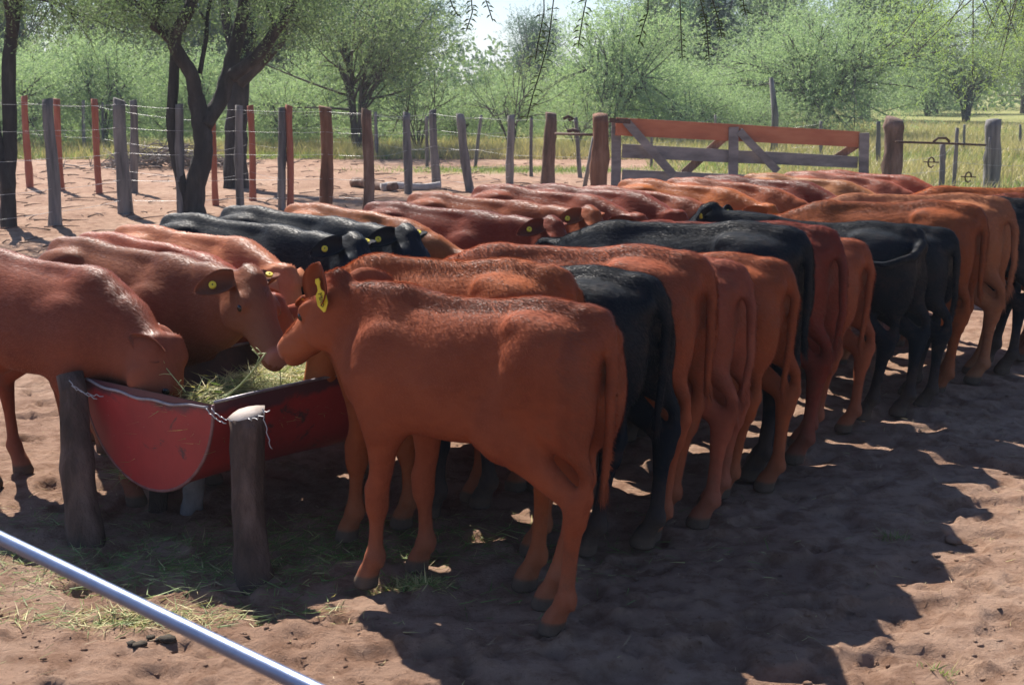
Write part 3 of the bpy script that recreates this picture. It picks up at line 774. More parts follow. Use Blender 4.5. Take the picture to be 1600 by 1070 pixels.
for i, t in enumerate((1.9, 3.8, 5.9)):
    for sd in (-1, 1):
        logpost(tpt(t, sd * (TR + .065), TZ + .04), tpt(t, sd * (TR + .07), 0), .06, .055, [M_STUB, M_CUT], 'support_post', trough, seed=20 + i * 2 + sd)
# tie wires at the two near posts
for (a_, b_) in (((108, 596), (150, 622)), ((112, 604), (160, 618)), ((330, 640), (362, 656)), ((388, 656), (420, 640)), ((322, 640), (352, 660)), ((410, 640), (424, 700))):
    mb = MB(); d_ = 5.12 if a_[0] < 200 else 4.70
    A = loc(at_depth(*a_, d_)); B = loc(at_depth(*b_, d_ - .02))
    pts = [A.lerp(B, q) + Vector((math.sin(q * 20) * .004, 0, math.cos(q * 23) * .005 - .01 * math.sin(q * 3.1))) for q in np.linspace(0, 1, 14)]
    mb.tube(pts, .0022, 5); mb.build('tie_wire', M_WIRE, trough)
# hay in the trough
def rdir(n_, zlo, zhi):
    a = rng.uniform(0, 2 * math.pi, n_); z = rng.uniform(zlo, zhi, n_); c = np.sqrt(1 - z * z)
    return np.stack([c * np.cos(a), c * np.sin(a), z], 1)
NB = 9000
t = rng.uniform(.04, TL - .1, NB) ** 1.0; t[:5200] = rng.uniform(.03, 1.3, 5200); lat = rng.uniform(-.33, .33, NB)
hz_ = TZ - .05 - .10 * (lat / .33) ** 2 + .05 * np.exp(-((t - .45) / .35) ** 2 - ((lat - .12) / .2) ** 2) - .05 * np.exp(-((lat + .28) / .12) ** 2) + vnoise(t * 6, lat * 6, 3) * .05 - rng.random(NB) ** 2 * .05 - .22 * np.clip((.02 - lat) / .15, 0, 1) * np.clip((.55 - t) / .2, 0, 1)
P_ = np.array(TC)[None] + np.array(RV)[None] * t[:, None] - np.array(NV)[None] * lat[:, None]; P_[:, 2] = hz_
D_ = rdir(NB, -.15, .45)
L_ = rng.uniform(.04, .15, NB); W_ = rng.uniform(.0015, .0045, NB)
mi = (rng.random(NB) < .5).astype(int); mi[(t < 1) & (lat > -.05) & (rng.random(NB) < .45)] = 1
keep_ = np.abs(((P_ + D_ * L_[:, None]) - np.array(TC)) @ -np.array(NV)) < .40
hay = blades('hay', P_[keep_], D_[keep_], L_[keep_], W_[keep_], rng.normal(0, .012, (keep_.sum(), 3)), [M_HAYG, M_HAYY], mi[keep_])
tag(hay, 'green and straw-coloured cut hay heaped inside the red trough', 'hay', kind='stuff')
# fill under the loose hay so the barrel is not hollow
V = []; Q = []
for i, tt in enumerate(np.linspace(.02, TL - .05, 60)):
    for j, la in enumerate(np.linspace(-.335, .335, 11)):
        V.append(tuple(TC + tpt(tt, la, TZ - .115 - .04 * (la / .33) ** 2 + .05 * math.exp(-((tt - .45) / .35) ** 2) - .20 * min(1, max(0, (.02 - la) / .15)) * min(1, max(0, (.55 - tt) / .2)) + float(vnoise(np.array([tt * 6]), np.array([la * 8]), 4)[0]) * .05)))
for i in range(59):
    for j in range(10): Q.append((i * 11 + j, i * 11 + j + 1, i * 11 + j + 12, i * 11 + j + 11))
hb = mesh_np('packed_hay', V, np.array(Q), simple('packed_hay', [(.3, (.06, .07, .03)), (.7, (.22, .22, .09))], 30, .95, .02), hay)
# long stalks
M_STK = leafmat('stalk', (.42, .46, .22), .2)
def stalk(pts, r, label):
    mb = MB(); mb.tube(pts, r, 5, 0)
    for i in range(2, len(pts) - 1, 2):
        p = Vector(pts[i]); d = Vector((rnd.uniform(-1, 1), rnd.uniform(-.3, .3), rnd.uniform(-.2, 1))).normalized() * rnd.uniform(.02, .05)
        mb.tube([p, p + d * .6, p + d + Vector((0, 0, -.006))], [r * .8, r * .6, r * .3], 4)
    tag(mb.build('hay_stalk', M_STK), label, 'stalk', 'long hay stalks sticking up by the trough')
def pxcurve(pl, D0, D1, n_=9):
    out = []
    for q in np.linspace(0, 1, n_):
        s_ = q * (len(pl) - 1); i = min(int(s_), len(pl) - 2); f = s_ - i
        out.append(at_depth(pl[i][0] * (1 - f) + pl[i + 1][0] * f, pl[i][1] * (1 - f) + pl[i + 1][1] * f, D0 + (D1 - D0) * q))
    return out
stalk(pxcurve([(414, 553), (395, 580), (372, 605), (340, 630)], 5.02, 4.95), .0042, 'long pale stalk curving from the calf\'s mouth down to the hay')
stalk(pxcurve([(250, 563), (268, 585), (290, 612)], 5.15, 5.0), .0022, 'thin stalk leaning up left out of the hay over dark shade')
stalk(pxcurve([(394, 546), (402, 553), (416, 552)], 5.04, 5.02), .003, 'short bent stalk end sticking out at the calf\'s lips')
stalk(pxcurve([(437, 568), (438, 590), (440, 612)], 5.2, 5.2), .0022, 'short upright stalk standing near the right rim')
stalk(pxcurve([(232, 590), (245, 605), (262, 622)], 5.3, 5.15), .0018, 'faint stalk at the far left edge of the hay')
# litter on the ground: trampled green hay, scattered straw
def litter(name, n_, cx, cy, sx_, sy_, mats, pm, L, W, label, cat, zl=(-.1, .25), clump=True):
    x = rng.normal(cx, sx_, n_); y = rng.normal(cy, sy_, n_)
    if clump:
        k = vnoise(x * 2.2, y * 2.2, 41) + vnoise(x * 6, y * 6, 42) * .6 > rng.uniform(-.35, .35, n_) * 1.0
        x, y = x[k], y[k]
    n_ = len(x); z = ground_h(x, y) + rng.uniform(.001, .012, n_)
    o = blades(name, np.stack([x, y, z], 1), rdir(n_, *zl), rng.uniform(L[0], L[1], n_), rng.uniform(W[0], W[1], n_), rng.normal(0, .01, (n_, 3)), mats, (rng.random(n_) < pm).astype(int))
    tag(o, label, cat, kind='stuff'); return o
litter('trampled_hay', 8500, -1.0, 4.92, .7, .24, [M_HAYG, M_HAYY], .25, (.03, .10), (.0015, .004), 'trampled green hay spread on the dirt under and before the trough', 'hay')
litter('fallen_hay', 900, -1.2, 4.25, .3, .04, [M_HAYG, M_HAYY], .55, (.03, .11), (.0015, .004), 'sunlit hay scraps along the shadow edge at lower left', 'hay')
litter('fallen_hay', 700, -.36, 4.53, .07, .04, [M_HAYG, M_HAYY], .55, (.02, .07), (.0015, .004), 'small tuft of hay in a sunlit spot under the calf', 'hay', (0, .6), False)
litter('scattered_straw', 5200, 0.9, 5.6, 2.6, 1.9, [M_STRAW, M_HAYY], .25, (.015, .07), (.001, .003), 'dry straw scraps scattered over the trodden dirt', 'straw')
# small clods and stones
def rock(mb, c, r, rr, m=0):
    V = []; T = []
    ph = (1 + 5 ** .5) / 2
    base = [(-1, ph, 0), (1, ph, 0), (-1, -ph, 0), (1, -ph, 0), (0, -1, ph), (0, 1, ph), (0, -1, -ph), (0, 1, -ph), (ph, 0, -1), (ph, 0, 1), (-ph, 0, -1), (-ph, 0, 1)]
    F_ = [(0, 11, 5), (0, 5, 1), (0, 1, 7), (0, 7, 10), (0, 10, 11), (1, 5, 9), (5, 11, 4), (11, 10, 2), (10, 7, 6), (7, 1, 8), (3, 9, 4), (3, 4, 2), (3, 2, 6), (3, 6, 8), (3, 8, 9), (4, 9, 5), (2, 4, 11), (6, 2, 10), (8, 6, 7), (9, 8, 1)]
    sx_, sy_, sz_ = rr.uniform(.7, 1.3), rr.uniform(.7, 1.3), rr.uniform(.3, .55)
    for p in base:
        q = Vector(p).normalized() * r * rr.uniform(.75, 1.2); V.append((c[0] + q.x * sx_, c[1] + q.y * sy_, c[2] + q.z * sz_))
    mb.add(V, (), F_, m)
mb = MB(); rr = random.Random(3)
for i in range(9000):
    y = 3.5 + rr.random() ** 1.6 * 7; x = rr.uniform(-.42, .46) * y; r = .0022 + rr.random() ** 6 * .013
    if vnoise(np.array([x * 1.7]), np.array([y * 1.7]), 61)[0] < rr.uniform(-.4, .3): continue
    rock(mb, (x, y, gz(x, y) + r * .2), r, rr)
tag(mb.build('dirt_clods', M_DIRT, smooth=True), 'loose crumbs and clods of reddish dirt strewn over the pen', 'dirt clods', kind='stuff')
mb = MB(); p = at_z(1490, 845, 0); rock(mb, (p.x, p.y, gz(p.x, p.y) + .01), .042, random.Random(8))
tag(mb.build('stone', M_DIRT), 'smooth fist-sized stone half sunk in the dirt at right', 'stone')
mb = MB()
for i, (px, py) in enumerate(((250, 990), (236, 985), (262, 996), (205, 1000), (218, 1002))):
    p = at_z(px, py, 0); rock(mb, (p.x, p.y, gz(p.x, p.y) + .008), .016 + .006 * (i % 3), rr)
tag(mb.build('dung_pile', simple('dung', [(.3, (.03, .025, .018)), (.7, (.08, .06, .04))], 20, .9, .01)), 'small dark crumbly dung pile in the sunlit dirt at lower left', 'dung', kind='stuff')
# ================================================================== steel rail in the foreground
rail = empty('metal_rail', (-.85, 2.22, 0))
tag(rail, 'smooth grey-blue metal rail crossing the lower left corner close to the camera', 'rail')
A = at_z(0, 840, 1.0); B = at_z(480, 1072, 1.0); d = (B - A)
M_PIPE = simple('galvanised_pipe', [(.3, (.13, .17, .27)), (.7, (.20, .24, .35))], 14, .38, .001, metal=.75)
mb = MB(); L0 = rail.location
mb.tube([A - d * .8 - L0, A - L0, B - L0, B + d * .9 - L0], .0112, 20); mb.build('pipe', M_PIPE, rail)
for q in (A - d * .78, B + d * .88):
    mb = MB(); mb.tube([Vector((q.x, q.y, -.2)) - L0, Vector((q.x, q.y, 1.06)) - L0], .03, 16); mb.build('post', M_PIPE, rail)
# ================================================================== fences, gate, logs
def ground_pt(px, py):
    p = at_z(px, py, 0); return p
def fpost(parent, px0, py0, px1, py1, wpx, mats, seed, D=None, square=False, rough=.06):
    """post from its top and base pixel; D overrides the depth when the base is hidden"""
    base = at_z(px1, py1, 0) if D is None else at_depth(px1, py1, D)
    if D is not None: base.z = 0
    top = at_depth(px0, py0, base.y)
    r = wpx / FPX * base.y / 2; o = parent.location
    return logpost(top - o, base - o, r * 1.12, r * .95, mats, 'post', parent, rough, 10, (rnd.uniform(-.3, .3), 0), 2, seed), top, base
WG = [M_WOODG, M_WOODG]; WR = [M_WOODR, M_WOODR]; WB = [M_WOODB, M_WOODB]; RP = [M_REDP, M_REDP]
def wires(parent, tops, bases, fr, r=.0022):
    for f in fr:
        mb = MB(); pts = []
        for i in range(len(tops) - 1):
            a = bases[i].lerp(tops[i], f); b_ = bases[i + 1].lerp(tops[i + 1], f); a.z -= 0; L = (b_ - a).length
            off = Vector((0, -.06, 0))
            for q in np.linspace(0, 1, 7)[:-1]: pts.append(a.lerp(b_, q) + off + Vector((0, 0, -.012 * L * 4 * q * (1 - q) + .0)) - parent.location)
        pts.append(bases[-1].lerp(tops[-1], f) + Vector((0, -.06, 0)) - parent.location)
        mb.tube(pts, r, 4); mb.build('wire', M_WIRE, parent)
# near fence, grey posts
f1_ = empty('wire_fence', (-3, 20, 0))
tag(f1_, 'wire fence of weathered grey posts behind the herd, from the left edge to the gate', 'fence')
spec = [(-60, 150, -38, 372, 20, WG, None), (75, 155, 86, 354, 18, WG, None), (187, 156, 194, 333, 20, WG, None), (280, 163, 282, 331, 13, WG, 18.4), (373, 165, 375, 325, 12, WG, 18.9), (440, 168, 441, 326, 12, WG, 18.9),
        (508, 168, 511, 320, 19, WR, 19.2), (573, 171, 576, 328, 16, WB, None), (636, 176, 637, 303, 12, WG, None), (676, 172, 682, 293, 12, WG, None), (718, 178, 736, 300, 13, WG, None), (798, 180, 797, 288, 11, WG, None)]
tops = []; bases = []
for i, (a, b_, c_, d_, w_, mm, D) in enumerate(spec):
    _, t_, s_ = fpost(f1_, a, b_, c_, d_, w_, mm, 30 + i, D); tops.append(t_); bases.append(s_)
wires(f1_, tops, bases, (.96, .76, .54, .30, .12))
# red post fence behind
f2_ = empty('wire_fence', (-6, 22, 0))
tag(f2_, 'wire fence of thin red-painted posts set back on the left', 'fence')
spec = [(-50, 148, -40, 290, 10, RP, None), (38, 150, 46, 293, 10, RP, None), (88, 155, 95, 297, 10, RP, None), (147, 155, 155, 303, 10, RP, None), (331, 180, 338, 321, 9, RP, None), (391, 165, 396, 312, 10, RP, None), (452, 165, 453, 330, 10, RP, 18.9)]
tops = []; bases = []
for i, (a, b_, c_, d_, w_, mm, D) in enumerate(spec):
    _, t_, s_ = fpost(f2_, a, b_, c_, d_, w_, mm, 50 + i, D); tops.append(t_); bases.append(s_)
wires(f2_, tops, bases, (.93, .6, .3), .0018)
p_, t_, s_ = fpost(f2_, 208, 157, 210, 301, 12, WG, 61)
# far fence in front of the bushes
f3_ = empty('wire_fence', (0, 33, 0))
tag(f3_, 'distant fence of thin dark posts standing in the dry grass before the bushes', 'fence')
spec = [(20, 150, 22, 226, 9), (130, 157, 131, 238, 5), (160, 160, 161, 236, 4), (252, 165, 252, 224, 5), (505, 175, 505, 245, 6), (587, 175, 588, 248, 5), (667, 182, 667, 262, 5), (752, 180, 741, 262, 5), (830, 182, 830, 276, 5), (899, 184, 908, 278, 6), (1018, 205, 1018, 262, 4), (1118, 180, 1118, 250, 4), (1212, 200, 1212, 246, 4), (1283, 190, 1283, 250, 5)]
tops = []; bases = []
for i, (a, b_, c_, d_, w_) in enumerate(spec):
    _, t_, s_ = fpost(f3_, a, b_, c_, d_, w_, WG, 70 + i); tops.append(t_); bases.append(s_)
wires(f3_, tops, bases, (.95, .65, .35), .002)
pole = empty('utility_pole', ground_pt(1209, 246)); tag(pole, 'thin grey pole rising behind the orange gate', 'pole')
b0 = ground_pt(1209, 246); mb = MB(); o = pole.location
mb.tube([Vector((0, 0, -.2)), Vector((.0, 0, 1.0)), at_depth(1205, 122, b0.y) - o], [.09, .085, .05], 8, 0, .05, rnd); mb.build('shaft', M_WOODG, pole)
# gate posts
def gate_post(a, b_, c_, d_, w_, mm, D, label, seed):
    base = at_z(c_, d_, 0) if D is None else at_depth(c_, d_, D); base.z = 0
    top = at_depth(a, b_, base.y); r = w_ / FPX * base.y / 2
    o = logpost(top - base, Vector((0, 0, 0)), r * 1.1, r * .95, mm, 'gate_post', None, .10, 14, (rnd.uniform(-.3, .3), .2), 2, seed)
    o.location = base; tag(o, label, 'post', 'thick rough posts at the gate'); return top, base
gA = gate_post(860, 177, 857, 296, 19, WB, None, 'thick rough pinkish post left of the gate, joined by an iron bar', 91)
gB = gate_post(937, 180, 936, 308, 25, WR, 20.6, 'stout split reddish post the gate hangs on', 92)
gC = gate_post(1398, 186, 1389, 306, 29, WB, None, 'stout dark leaning post at the right end of the gate', 93)
gD = gate_post(1553, 187, 1547, 300, 24, WG, None, 'grey weathered post farthest right before the open field', 94)
f4_ = empty('bar_brace', ((gA[1].x + gB[1].x) / 2, gA[1].y, 0)); tag(f4_, 'rusty iron bar between the two rough posts left of the gate', 'bar')
mb = MB(); Z = lambda px, py, D: at_depth(px, py, D) - f4_.location
mb.tube([Z(868, 209, 21.9), Z(932, 211, 20.9)], .022, 8); mb.build('bar', M_RUST, f4_)
mb = MB(); mb.tube([Z(880, 186, 21.8), Z(888, 182, 21.8), Z(896, 186, 21.8), Z(888, 188, 21.8)], .03, 6); mb.tube([Z(886, 206, 21.8), Z(896, 203, 21.8), Z(904, 207, 21.7)], .035, 6); mb.build('iron_fitting', M_RUST, f4_)
br = empty('leaning_pole', at_z(910, 302, 0)); tag(br, 'thin grey pole leaning against the post left of the gate', 'pole')
mb = MB(); mb.tube([Vector((0, 0, -.1)), at_depth(928, 215, at_z(910, 302, 0).y - .15) - br.location], .035, 8, 0, .05, rnd); mb.build('shaft', M_WOODG, br)
f5_ = empty('bar_brace', ((gC[1].x + gD[1].x) / 2, gC[1].y, 0)); tag(f5_, 'long rusty iron bar between the two posts right of the gate', 'bar')
mb = MB(); Z = lambda px, py, D: at_depth(px, py, D) - f5_.location
mb.tube([Z(1400, 222, 20.9), Z(1470, 224, 21.2), Z(1540, 227, 21.6)], .018, 8); mb.build('bar', M_RUST, f5_)
mb = MB(); mb.tube([Z(1458, 222, 21), Z(1466, 216, 21), Z(1478, 216, 21), Z(1484, 222, 21)], .02, 6); mb.build('iron_fitting', M_RUST, f5_)
f6_ = empty('wire_fence', (7, 21, 0)); tag(f6_, 'short wire fence of thin grey stakes right of the gate', 'fence')
tops = []; bases = []
for i, (a, b_, c_, d_, w_) in enumerate([(1405, 240, 1402, 304, 4), (1473, 226, 1471, 306, 9), (1496, 200, 1489, 304, 6), (1547, 215, 1547, 301, 4), (1640, 215, 1638, 300, 12)]):
    _, t_, s_ = fpost(f6_, a, b_, c_, d_, w_, WG, 110 + i); tops.append(t_); bases.append(s_)
wires(f6_, tops, bases, (.8, .5, .2))
for (px, py) in ((1455, 254), (1513, 277)):
    p = at_depth(px, py, bases[1].y) - f6_.location; mb = MB()
    mb.tube([p + Vector((math.cos(t_) * .05, 0, math.sin(t_) * .08)) for t_ in np.linspace(0, 5.6, 8)], .014, 5); mb.tube([p + Vector((-.12, 0, .01)), p + Vector((.12, 0, .0))], .01, 5); mb.build('wire_tightener', M_RUST, f6_)
for i, (a, b_, c_, d_, w_) in enumerate([(1507, 195, 1507, 240, 4), (1372, 190, 1374, 262, 7), (1594, 195, 1594, 232, 4)]): fpost(f3_, a, b_, c_, d_, w_, WG, 140 + i)
# gate
GL = at_depth(958, 186, 20.6); GR = at_depth(1352, 212, 20.9)
gate = empty('wooden_gate', (GL.x, GL.y - .05, 0)); tag(gate, 'wide wooden farm gate with orange top board and grey cross braces', 'gate')
go = gate.location
def gp(px, py, off=0.0):
    s_ = (px - 958) / (1352 - 958); p = at_depth(px, py, GL.y + (GR.y - GL.y) * s_ + off); return p - go
def board(name, a, b_, w0, w1, th, m, off):
    """board between two photo points (centre line), heights in px"""
    mb = MB(); A = gp(*a, off); B = gp(*b_, off); ax = (B - A).normalized(); ay = Vector((0, 1, 0)); az = ax.cross(ay).normalized(); ay = az.cross(ax)
    if abs(ax.z) > .9: pass
    h0, h1 = w0 / FPX * 20.7 / 2, w1 / FPX * 20.7 / 2; V = []
    N = 6
    for i in range(N + 1):
        c = A.lerp(B, i / N) + az * rnd.uniform(-.004, .004); h = h0 + (h1 - h0) * i / N
        for sy_, sz_ in ((-1, -1), (1, -1), (1, 1), (-1, 1)): V.append(tuple(c + ay * sy_ * th / 2 + az * sz_ * h))
    Q = [(i * 4 + j, (i + 1) * 4 + j, (i + 1) * 4 + (j + 1) % 4, i * 4 + (j + 1) % 4) for i in range(N) for j in range(4)] + [(3, 2, 1, 0), (N * 4, N * 4 + 1, N * 4 + 2, N * 4 + 3)]
    mb.add(V, [q[::-1] for q in Q]); return mb.build(name, m, gate, smooth=False)
M_GR = simple('grey_planks', [(.3, (.12, .108, .105)), (.5, (.21, .19, .185)), (.75, (.32, .29, .275))], 7, .85, .006, (.3, 1, 1))
M_BOLT = M_RUST
board('top_board', (962, 198), (1342, 218), 27, 24, .035, M_ORB, -.10)
board('rail', (972, 236), (1340, 254), 21, 18, .035, M_GR, -.06)
board('rail', (972, 275), (1340, 290), 20, 18, .035, M_GR, -.06)
board('stile', (963, 190), (962, 300), 15, 15, .05, M_GR, -.02)
board('stile', (1146, 199), (1145, 302), 15, 15, .05, M_GR, -.14)
board('stile', (1350, 208), (1349, 300), 15, 15, .05, M_GR, -.14)
board('brace', (978, 190), (1052, 274), 13, 13, .03, M_GR, -.17)
board('brace', (1155, 205), (1215, 268), 12, 12, .03, M_GR, -.17)
board('brace', (1135, 212), (1068, 272), 13, 13, .03, M_WOODB, .02)
board('brace', (1340, 226), (1296, 254), 12, 12, .03, M_WOODB, .02)
board('hinge_strap', (952, 188), (985, 190), 7, 7, .02, M_RUST, -.20)
# logs and brush on the ground behind the fence
def log(px0, py0, px1, py1, r, mm, label):
    a = at_z(px0, py0, 0); b_ = at_z(px1, py1, 0); mb = MB()
    mb.tube([a + (b_ - a) * q + Vector((0, 0, r * .8 + .02 * math.sin(q * 7))) - a for q in np.linspace(0, 1, 9)], [r * (1 - .25 * q) for q in np.linspace(0, 1, 9)], 12, 0, .12, rnd)
    o = mb.build('log', [mm, M_CUT]); o.location = a; tag(o, label, 'log', 'logs lying behind the fence')
log(553, 292, 618, 300, .09, M_WOODB, 'brown log lying behind the fence posts'); log(596, 299, 688, 296, .075, simple('bleached_log', [(.3, (.30, .28, .27)), (.7, (.5, .47, .45))], 6, .9, .02), 'bleached pale log overlapping the brown one')
bp = MB(); c0 = at_z(262, 262, 0)
for i in range(420):
    a = rnd.gauss(0, .75); d_ = rnd.gauss(0, .35); hh = abs(rnd.gauss(0, .22)) * max(.1, 1 - abs(a) / 1.5); L = rnd.uniform(.25, .9); th = rnd.uniform(0, 6.28); el = rnd.uniform(-.3, .5)
    p = Vector((a, d_, hh + .02)); dd = Vector((math.cos(th) * math.cos(el), math.sin(th) * math.cos(el), math.sin(el))) * L
    bp.tube([p, p + dd * .5 + Vector((0, 0, .05)), p + dd], [.012, .009, .004], 4)
o = bp.build('brush_pile', simple('dead_twigs', [(.3, (.09, .075, .07)), (.7, (.24, .20, .18))], 4, .9, 0)); o.location = c0; tag(o, 'heap of dead grey brushwood behind the left fence', 'brushwood')
rr = random.Random(77); mb = MB()
for i in range(500):
    y = rr.uniform(12, 32); x = rr.uniform(-.42, .05) * y; L = rr.uniform(.08, .5); th = rr.uniform(0, 3.14); z = gz(x, y) + .015
    d_ = Vector((math.cos(th), math.sin(th), rr.uniform(-.02, .06))) * L; p = Vector((x, y, z)); mb.tube([p, p + d_ * .5 + Vector((0, 0, .01)), p + d_], [.009, .007, .003], 4)
tag(mb.build('fallen_twigs', M_WOODB), 'fallen twigs scattered on the pale dirt behind the fence', 'twigs', kind='stuff')
# ================================================================== cattle
HN = Vector((-.81, .585, 0)).normalized(); HL = -HN
T_L = dict(hl=(0, 0, 0), hr=(.07, .01, 0), fl=(.0, 0, 0), fr=(-.06, 0, 0)); T_R = dict(hl=(.09, -.02, 0), hr=(-.03, 0, 0), fl=(.03, 0, 0), fr=(-.05, 0, 0)); T_W = dict(hl=(-.06, .03, 0), hr=(.12, -.03, .02), fl=(.04, 0, 0), fr=(-.04, 0, 0))
POSES['hero'] = build_calf_meshes(dict(poll=(.64, 0, .975), nose=(.85, -.16, -.42), hs=1.14, earw=.058, earl=.150, fat=.86, tuck=.042, thr=.108, crest=(0, 0, -.005), legs=dict(hl=(.0, 0, 0), hr=(.14, .05, 0), fl=(.04, 0, 0), fr=(-.02, 0, 0)), sheath=True,
    ears={1: ((-.22, .45, .9), (.10, 1, -.15)), -1: ((-.35, -.8, .25), (.9, -.3, 0))}, tags={1: 'panel'}, tagface=(.1, 1, .1), tagdir=(-.30, 0, -1), tagsize=1.0, pale=.55,
    tail=[(-.475, 0, .955), (-.515, .01, .93), (-.535, .02, .86), (-.535, .03, .64), (-.515, .03, .45)], tuft=.05), .0085, 170000, 1)
POSES['feed_a'] = build_calf_meshes(dict(poll=(.70, 0, .82), nose=(.42, .12, -1), ears={1: ((-.75, .5, .3), (.3, .8, .3)), -1: ((-.75, -.5, .3), (.3, -.8, .3))}, legs=T_L, fat=.78, ridge=.10, wdrop=.03, sag=.005), .0105, 95000, 2)
POSES['plunge'] = build_calf_meshes(dict(poll=(.74, .03, .70), nose=(.10, .12, -1), ears={1: ((-.75, .35, .5), (.3, .9, .1)), -1: ((-.75, -.35, .5), (.3, -.9, .1))}, earw=.042, tags={}, legs=T_L, fat=.95, wdrop=.02), .0105, 95000, 12)
POSES['feed_b'] = build_calf_meshes(dict(poll=(.76, .04, .75), nose=(.5, -.2, -.95), legs=T_R, fat=.80, ridge=.10, wdrop=.045, pale=.3, tail=[(-.475, 0, .955), (-.515, .0, .93), (-.54, -.01, .85), (-.52, -.02, .66), (-.50, -.01, .47)]), .0105, 95000, 3)
POSES['feed_c'] = build_calf_meshes(dict(poll=(.68, -.04, .83), nose=(.38, .05, -1), legs=T_W, fat=.82, ridge=.10, wdrop=.02, pale=.7, sheath=True, tail=[(-.475, 0, .955), (-.52, .01, .93), (-.54, .02, .84), (-.545, .03, .62), (-.52, .03, .42)]), .0105, 95000, 4)
POSES['feed_d'] = build_calf_meshes(dict(poll=(.70, .03, .80), nose=(.4, -.1, -1), legs=dict(hl=(-.05, .04, 0), hr=(.03, .01, 0), fl=(-.05, 0, 0), fr=(.05, 0, 0)), fat=.77, ridge=.10, wdrop=.025, pale=.8, tail=[(-.475, 0, .955), (-.525, .02, .925), (-.560, .04, .84), (-.575, .065, .66), (-.555, .085, .50)]), .0105, 95000, 9)
POSES['level'] = build_calf_meshes(dict(poll=(.85, -.03, .93), nose=(.85, -.22, -.55), hs=1.08, legs=T_L, fat=.80, ridge=.10, wdrop=.02, tags={1: 'button', -1: 'button'}, roll=-.25,
    ears={-1: ((-.62, -.75, -.1), (.35, -.75, .45)), 1: ((-.45, .8, .35), (.5, -.5, .5))}), .0100, 95000, 5)
POSES['raised'] = build_calf_meshes(dict(poll=(.66, .0, 1.00), nose=(.85, -.1, -.45), hs=1.1, legs=T_R, fat=.82, ridge=.10, tags={1: 'button', -1: 'button'},
    ears={1: ((-.15, .95, .15), (-.9, .0, .2)), -1: ((-.1, -.95, .15), (-.9, .0, .2))},
    tail=[(-.475, 0, .955), (-.53, .06, .92), (-.525, .17, .87), (-.42, .255, .83), (-.28, .27, .84)]), .0105, 95000, 6)
RED = (.30, .074, .030); DRED = (.19, .038, .018); ORG = (.40, .120, .036); TAN = (.42, .165, .07); PINK = (.32, .098, .045); BLK = (.009, .014, .021)
def cow(px, py, D, variant, col, label, head, group, dz=0.0, yaw=0.0, name='calf', sx=1.0):
    """hip-top pixel at depth D fixes place and height"""
    p = at_depth(px, py, D); s_ = p.z - dz; h = Vector(head); h.rotate(Matrix.Rotation(RAD(yaw), 3, 'Z'))
    c = Vector((p.x, p.y, 0)) + h * (.30 * s_ * sx)
    return place_calf(variant, (c.x, c.y, -.006), h, s_, col, label, group, name, sx)
GRR = 'cattle in the right-hand row with their rumps to the path'; GLR = 'cattle in the far row facing the trough'
place = cow
cow(866, 470, 4.24, 'hero', (.315, .083, .036), 'red-brown calf standing nearest, side on, with a large yellow tag in its upright ear', (-.84, .54, 0), GRR, sx=.89)
cow(812, 410, 4.70, 'feed_c', RED, 'red calf directly behind the nearest one, only its back showing over it', (-.80, .6, 0), GRR, yaw=2, sx=.88)
right = [(948, 421, 4.92, 'feed_b', BLK, 'black calf just right of the nearest red calf\'s hind legs', -2),
         (1018, 388, 5.17, 'feed_a', RED, 'tall red calf with a shaggy rump right of the first black one', 1),
         (1086, 402, 5.38, 'feed_d', PINK, 'pinkish-brown calf squeezed between two redder ones, right of the shaggy tall red rump', 0),
         (1156, 399, 5.64, 'feed_b', RED, 'red calf with a bristly sunlit tailhead, just before the tall black one', 3),
         (1180, 350, 5.98, 'feed_a', BLK, 'tall black calf with a glossy blue-grey lit back in the middle of the near row', -1),
         (1234, 350, 6.32, 'feed_d', DRED, 'dark red calf immediately right of the tall glossy black one', 2),
         (1290, 370, 6.66, 'feed_b', PINK, 'small pinkish calf left of the black one swinging its tail', 0),
         (1378, 349, 7.0, 'raised', BLK, 'black calf swinging its tail sideways and holding its head up over the herd', 0),
         (1432, 353, 7.36, 'feed_c', BLK, 'smaller black calf half hidden right of the tail-swinging black one', 1),
         (1472, 316, 7.68, 'feed_a', RED, 'tall red calf near the right end, directly right of the smaller black one', -2),
         (1515, 305, 8.02, 'feed_d', TAN, 'tan calf near the right edge with pale sunlit inner thigh', 1),
         (1560, 309, 8.30, 'feed_c', BLK, 'black calf directly right of the tan one, closing the near row at the right edge', -1),
         (1600, 305, 8.64, 'feed_a', DRED, 'dark red calf beyond the last black one, almost cut off by the right edge', 0),
         (1640, 294, 8.85, 'feed_c', ORG, 'light brown calf at the far right end of the near row, only its back showing', 2)]
for (px, py, D, va, co, la, yw) in right: cow(px, py, D, va, co, la, HN, GRR, yaw=yw)
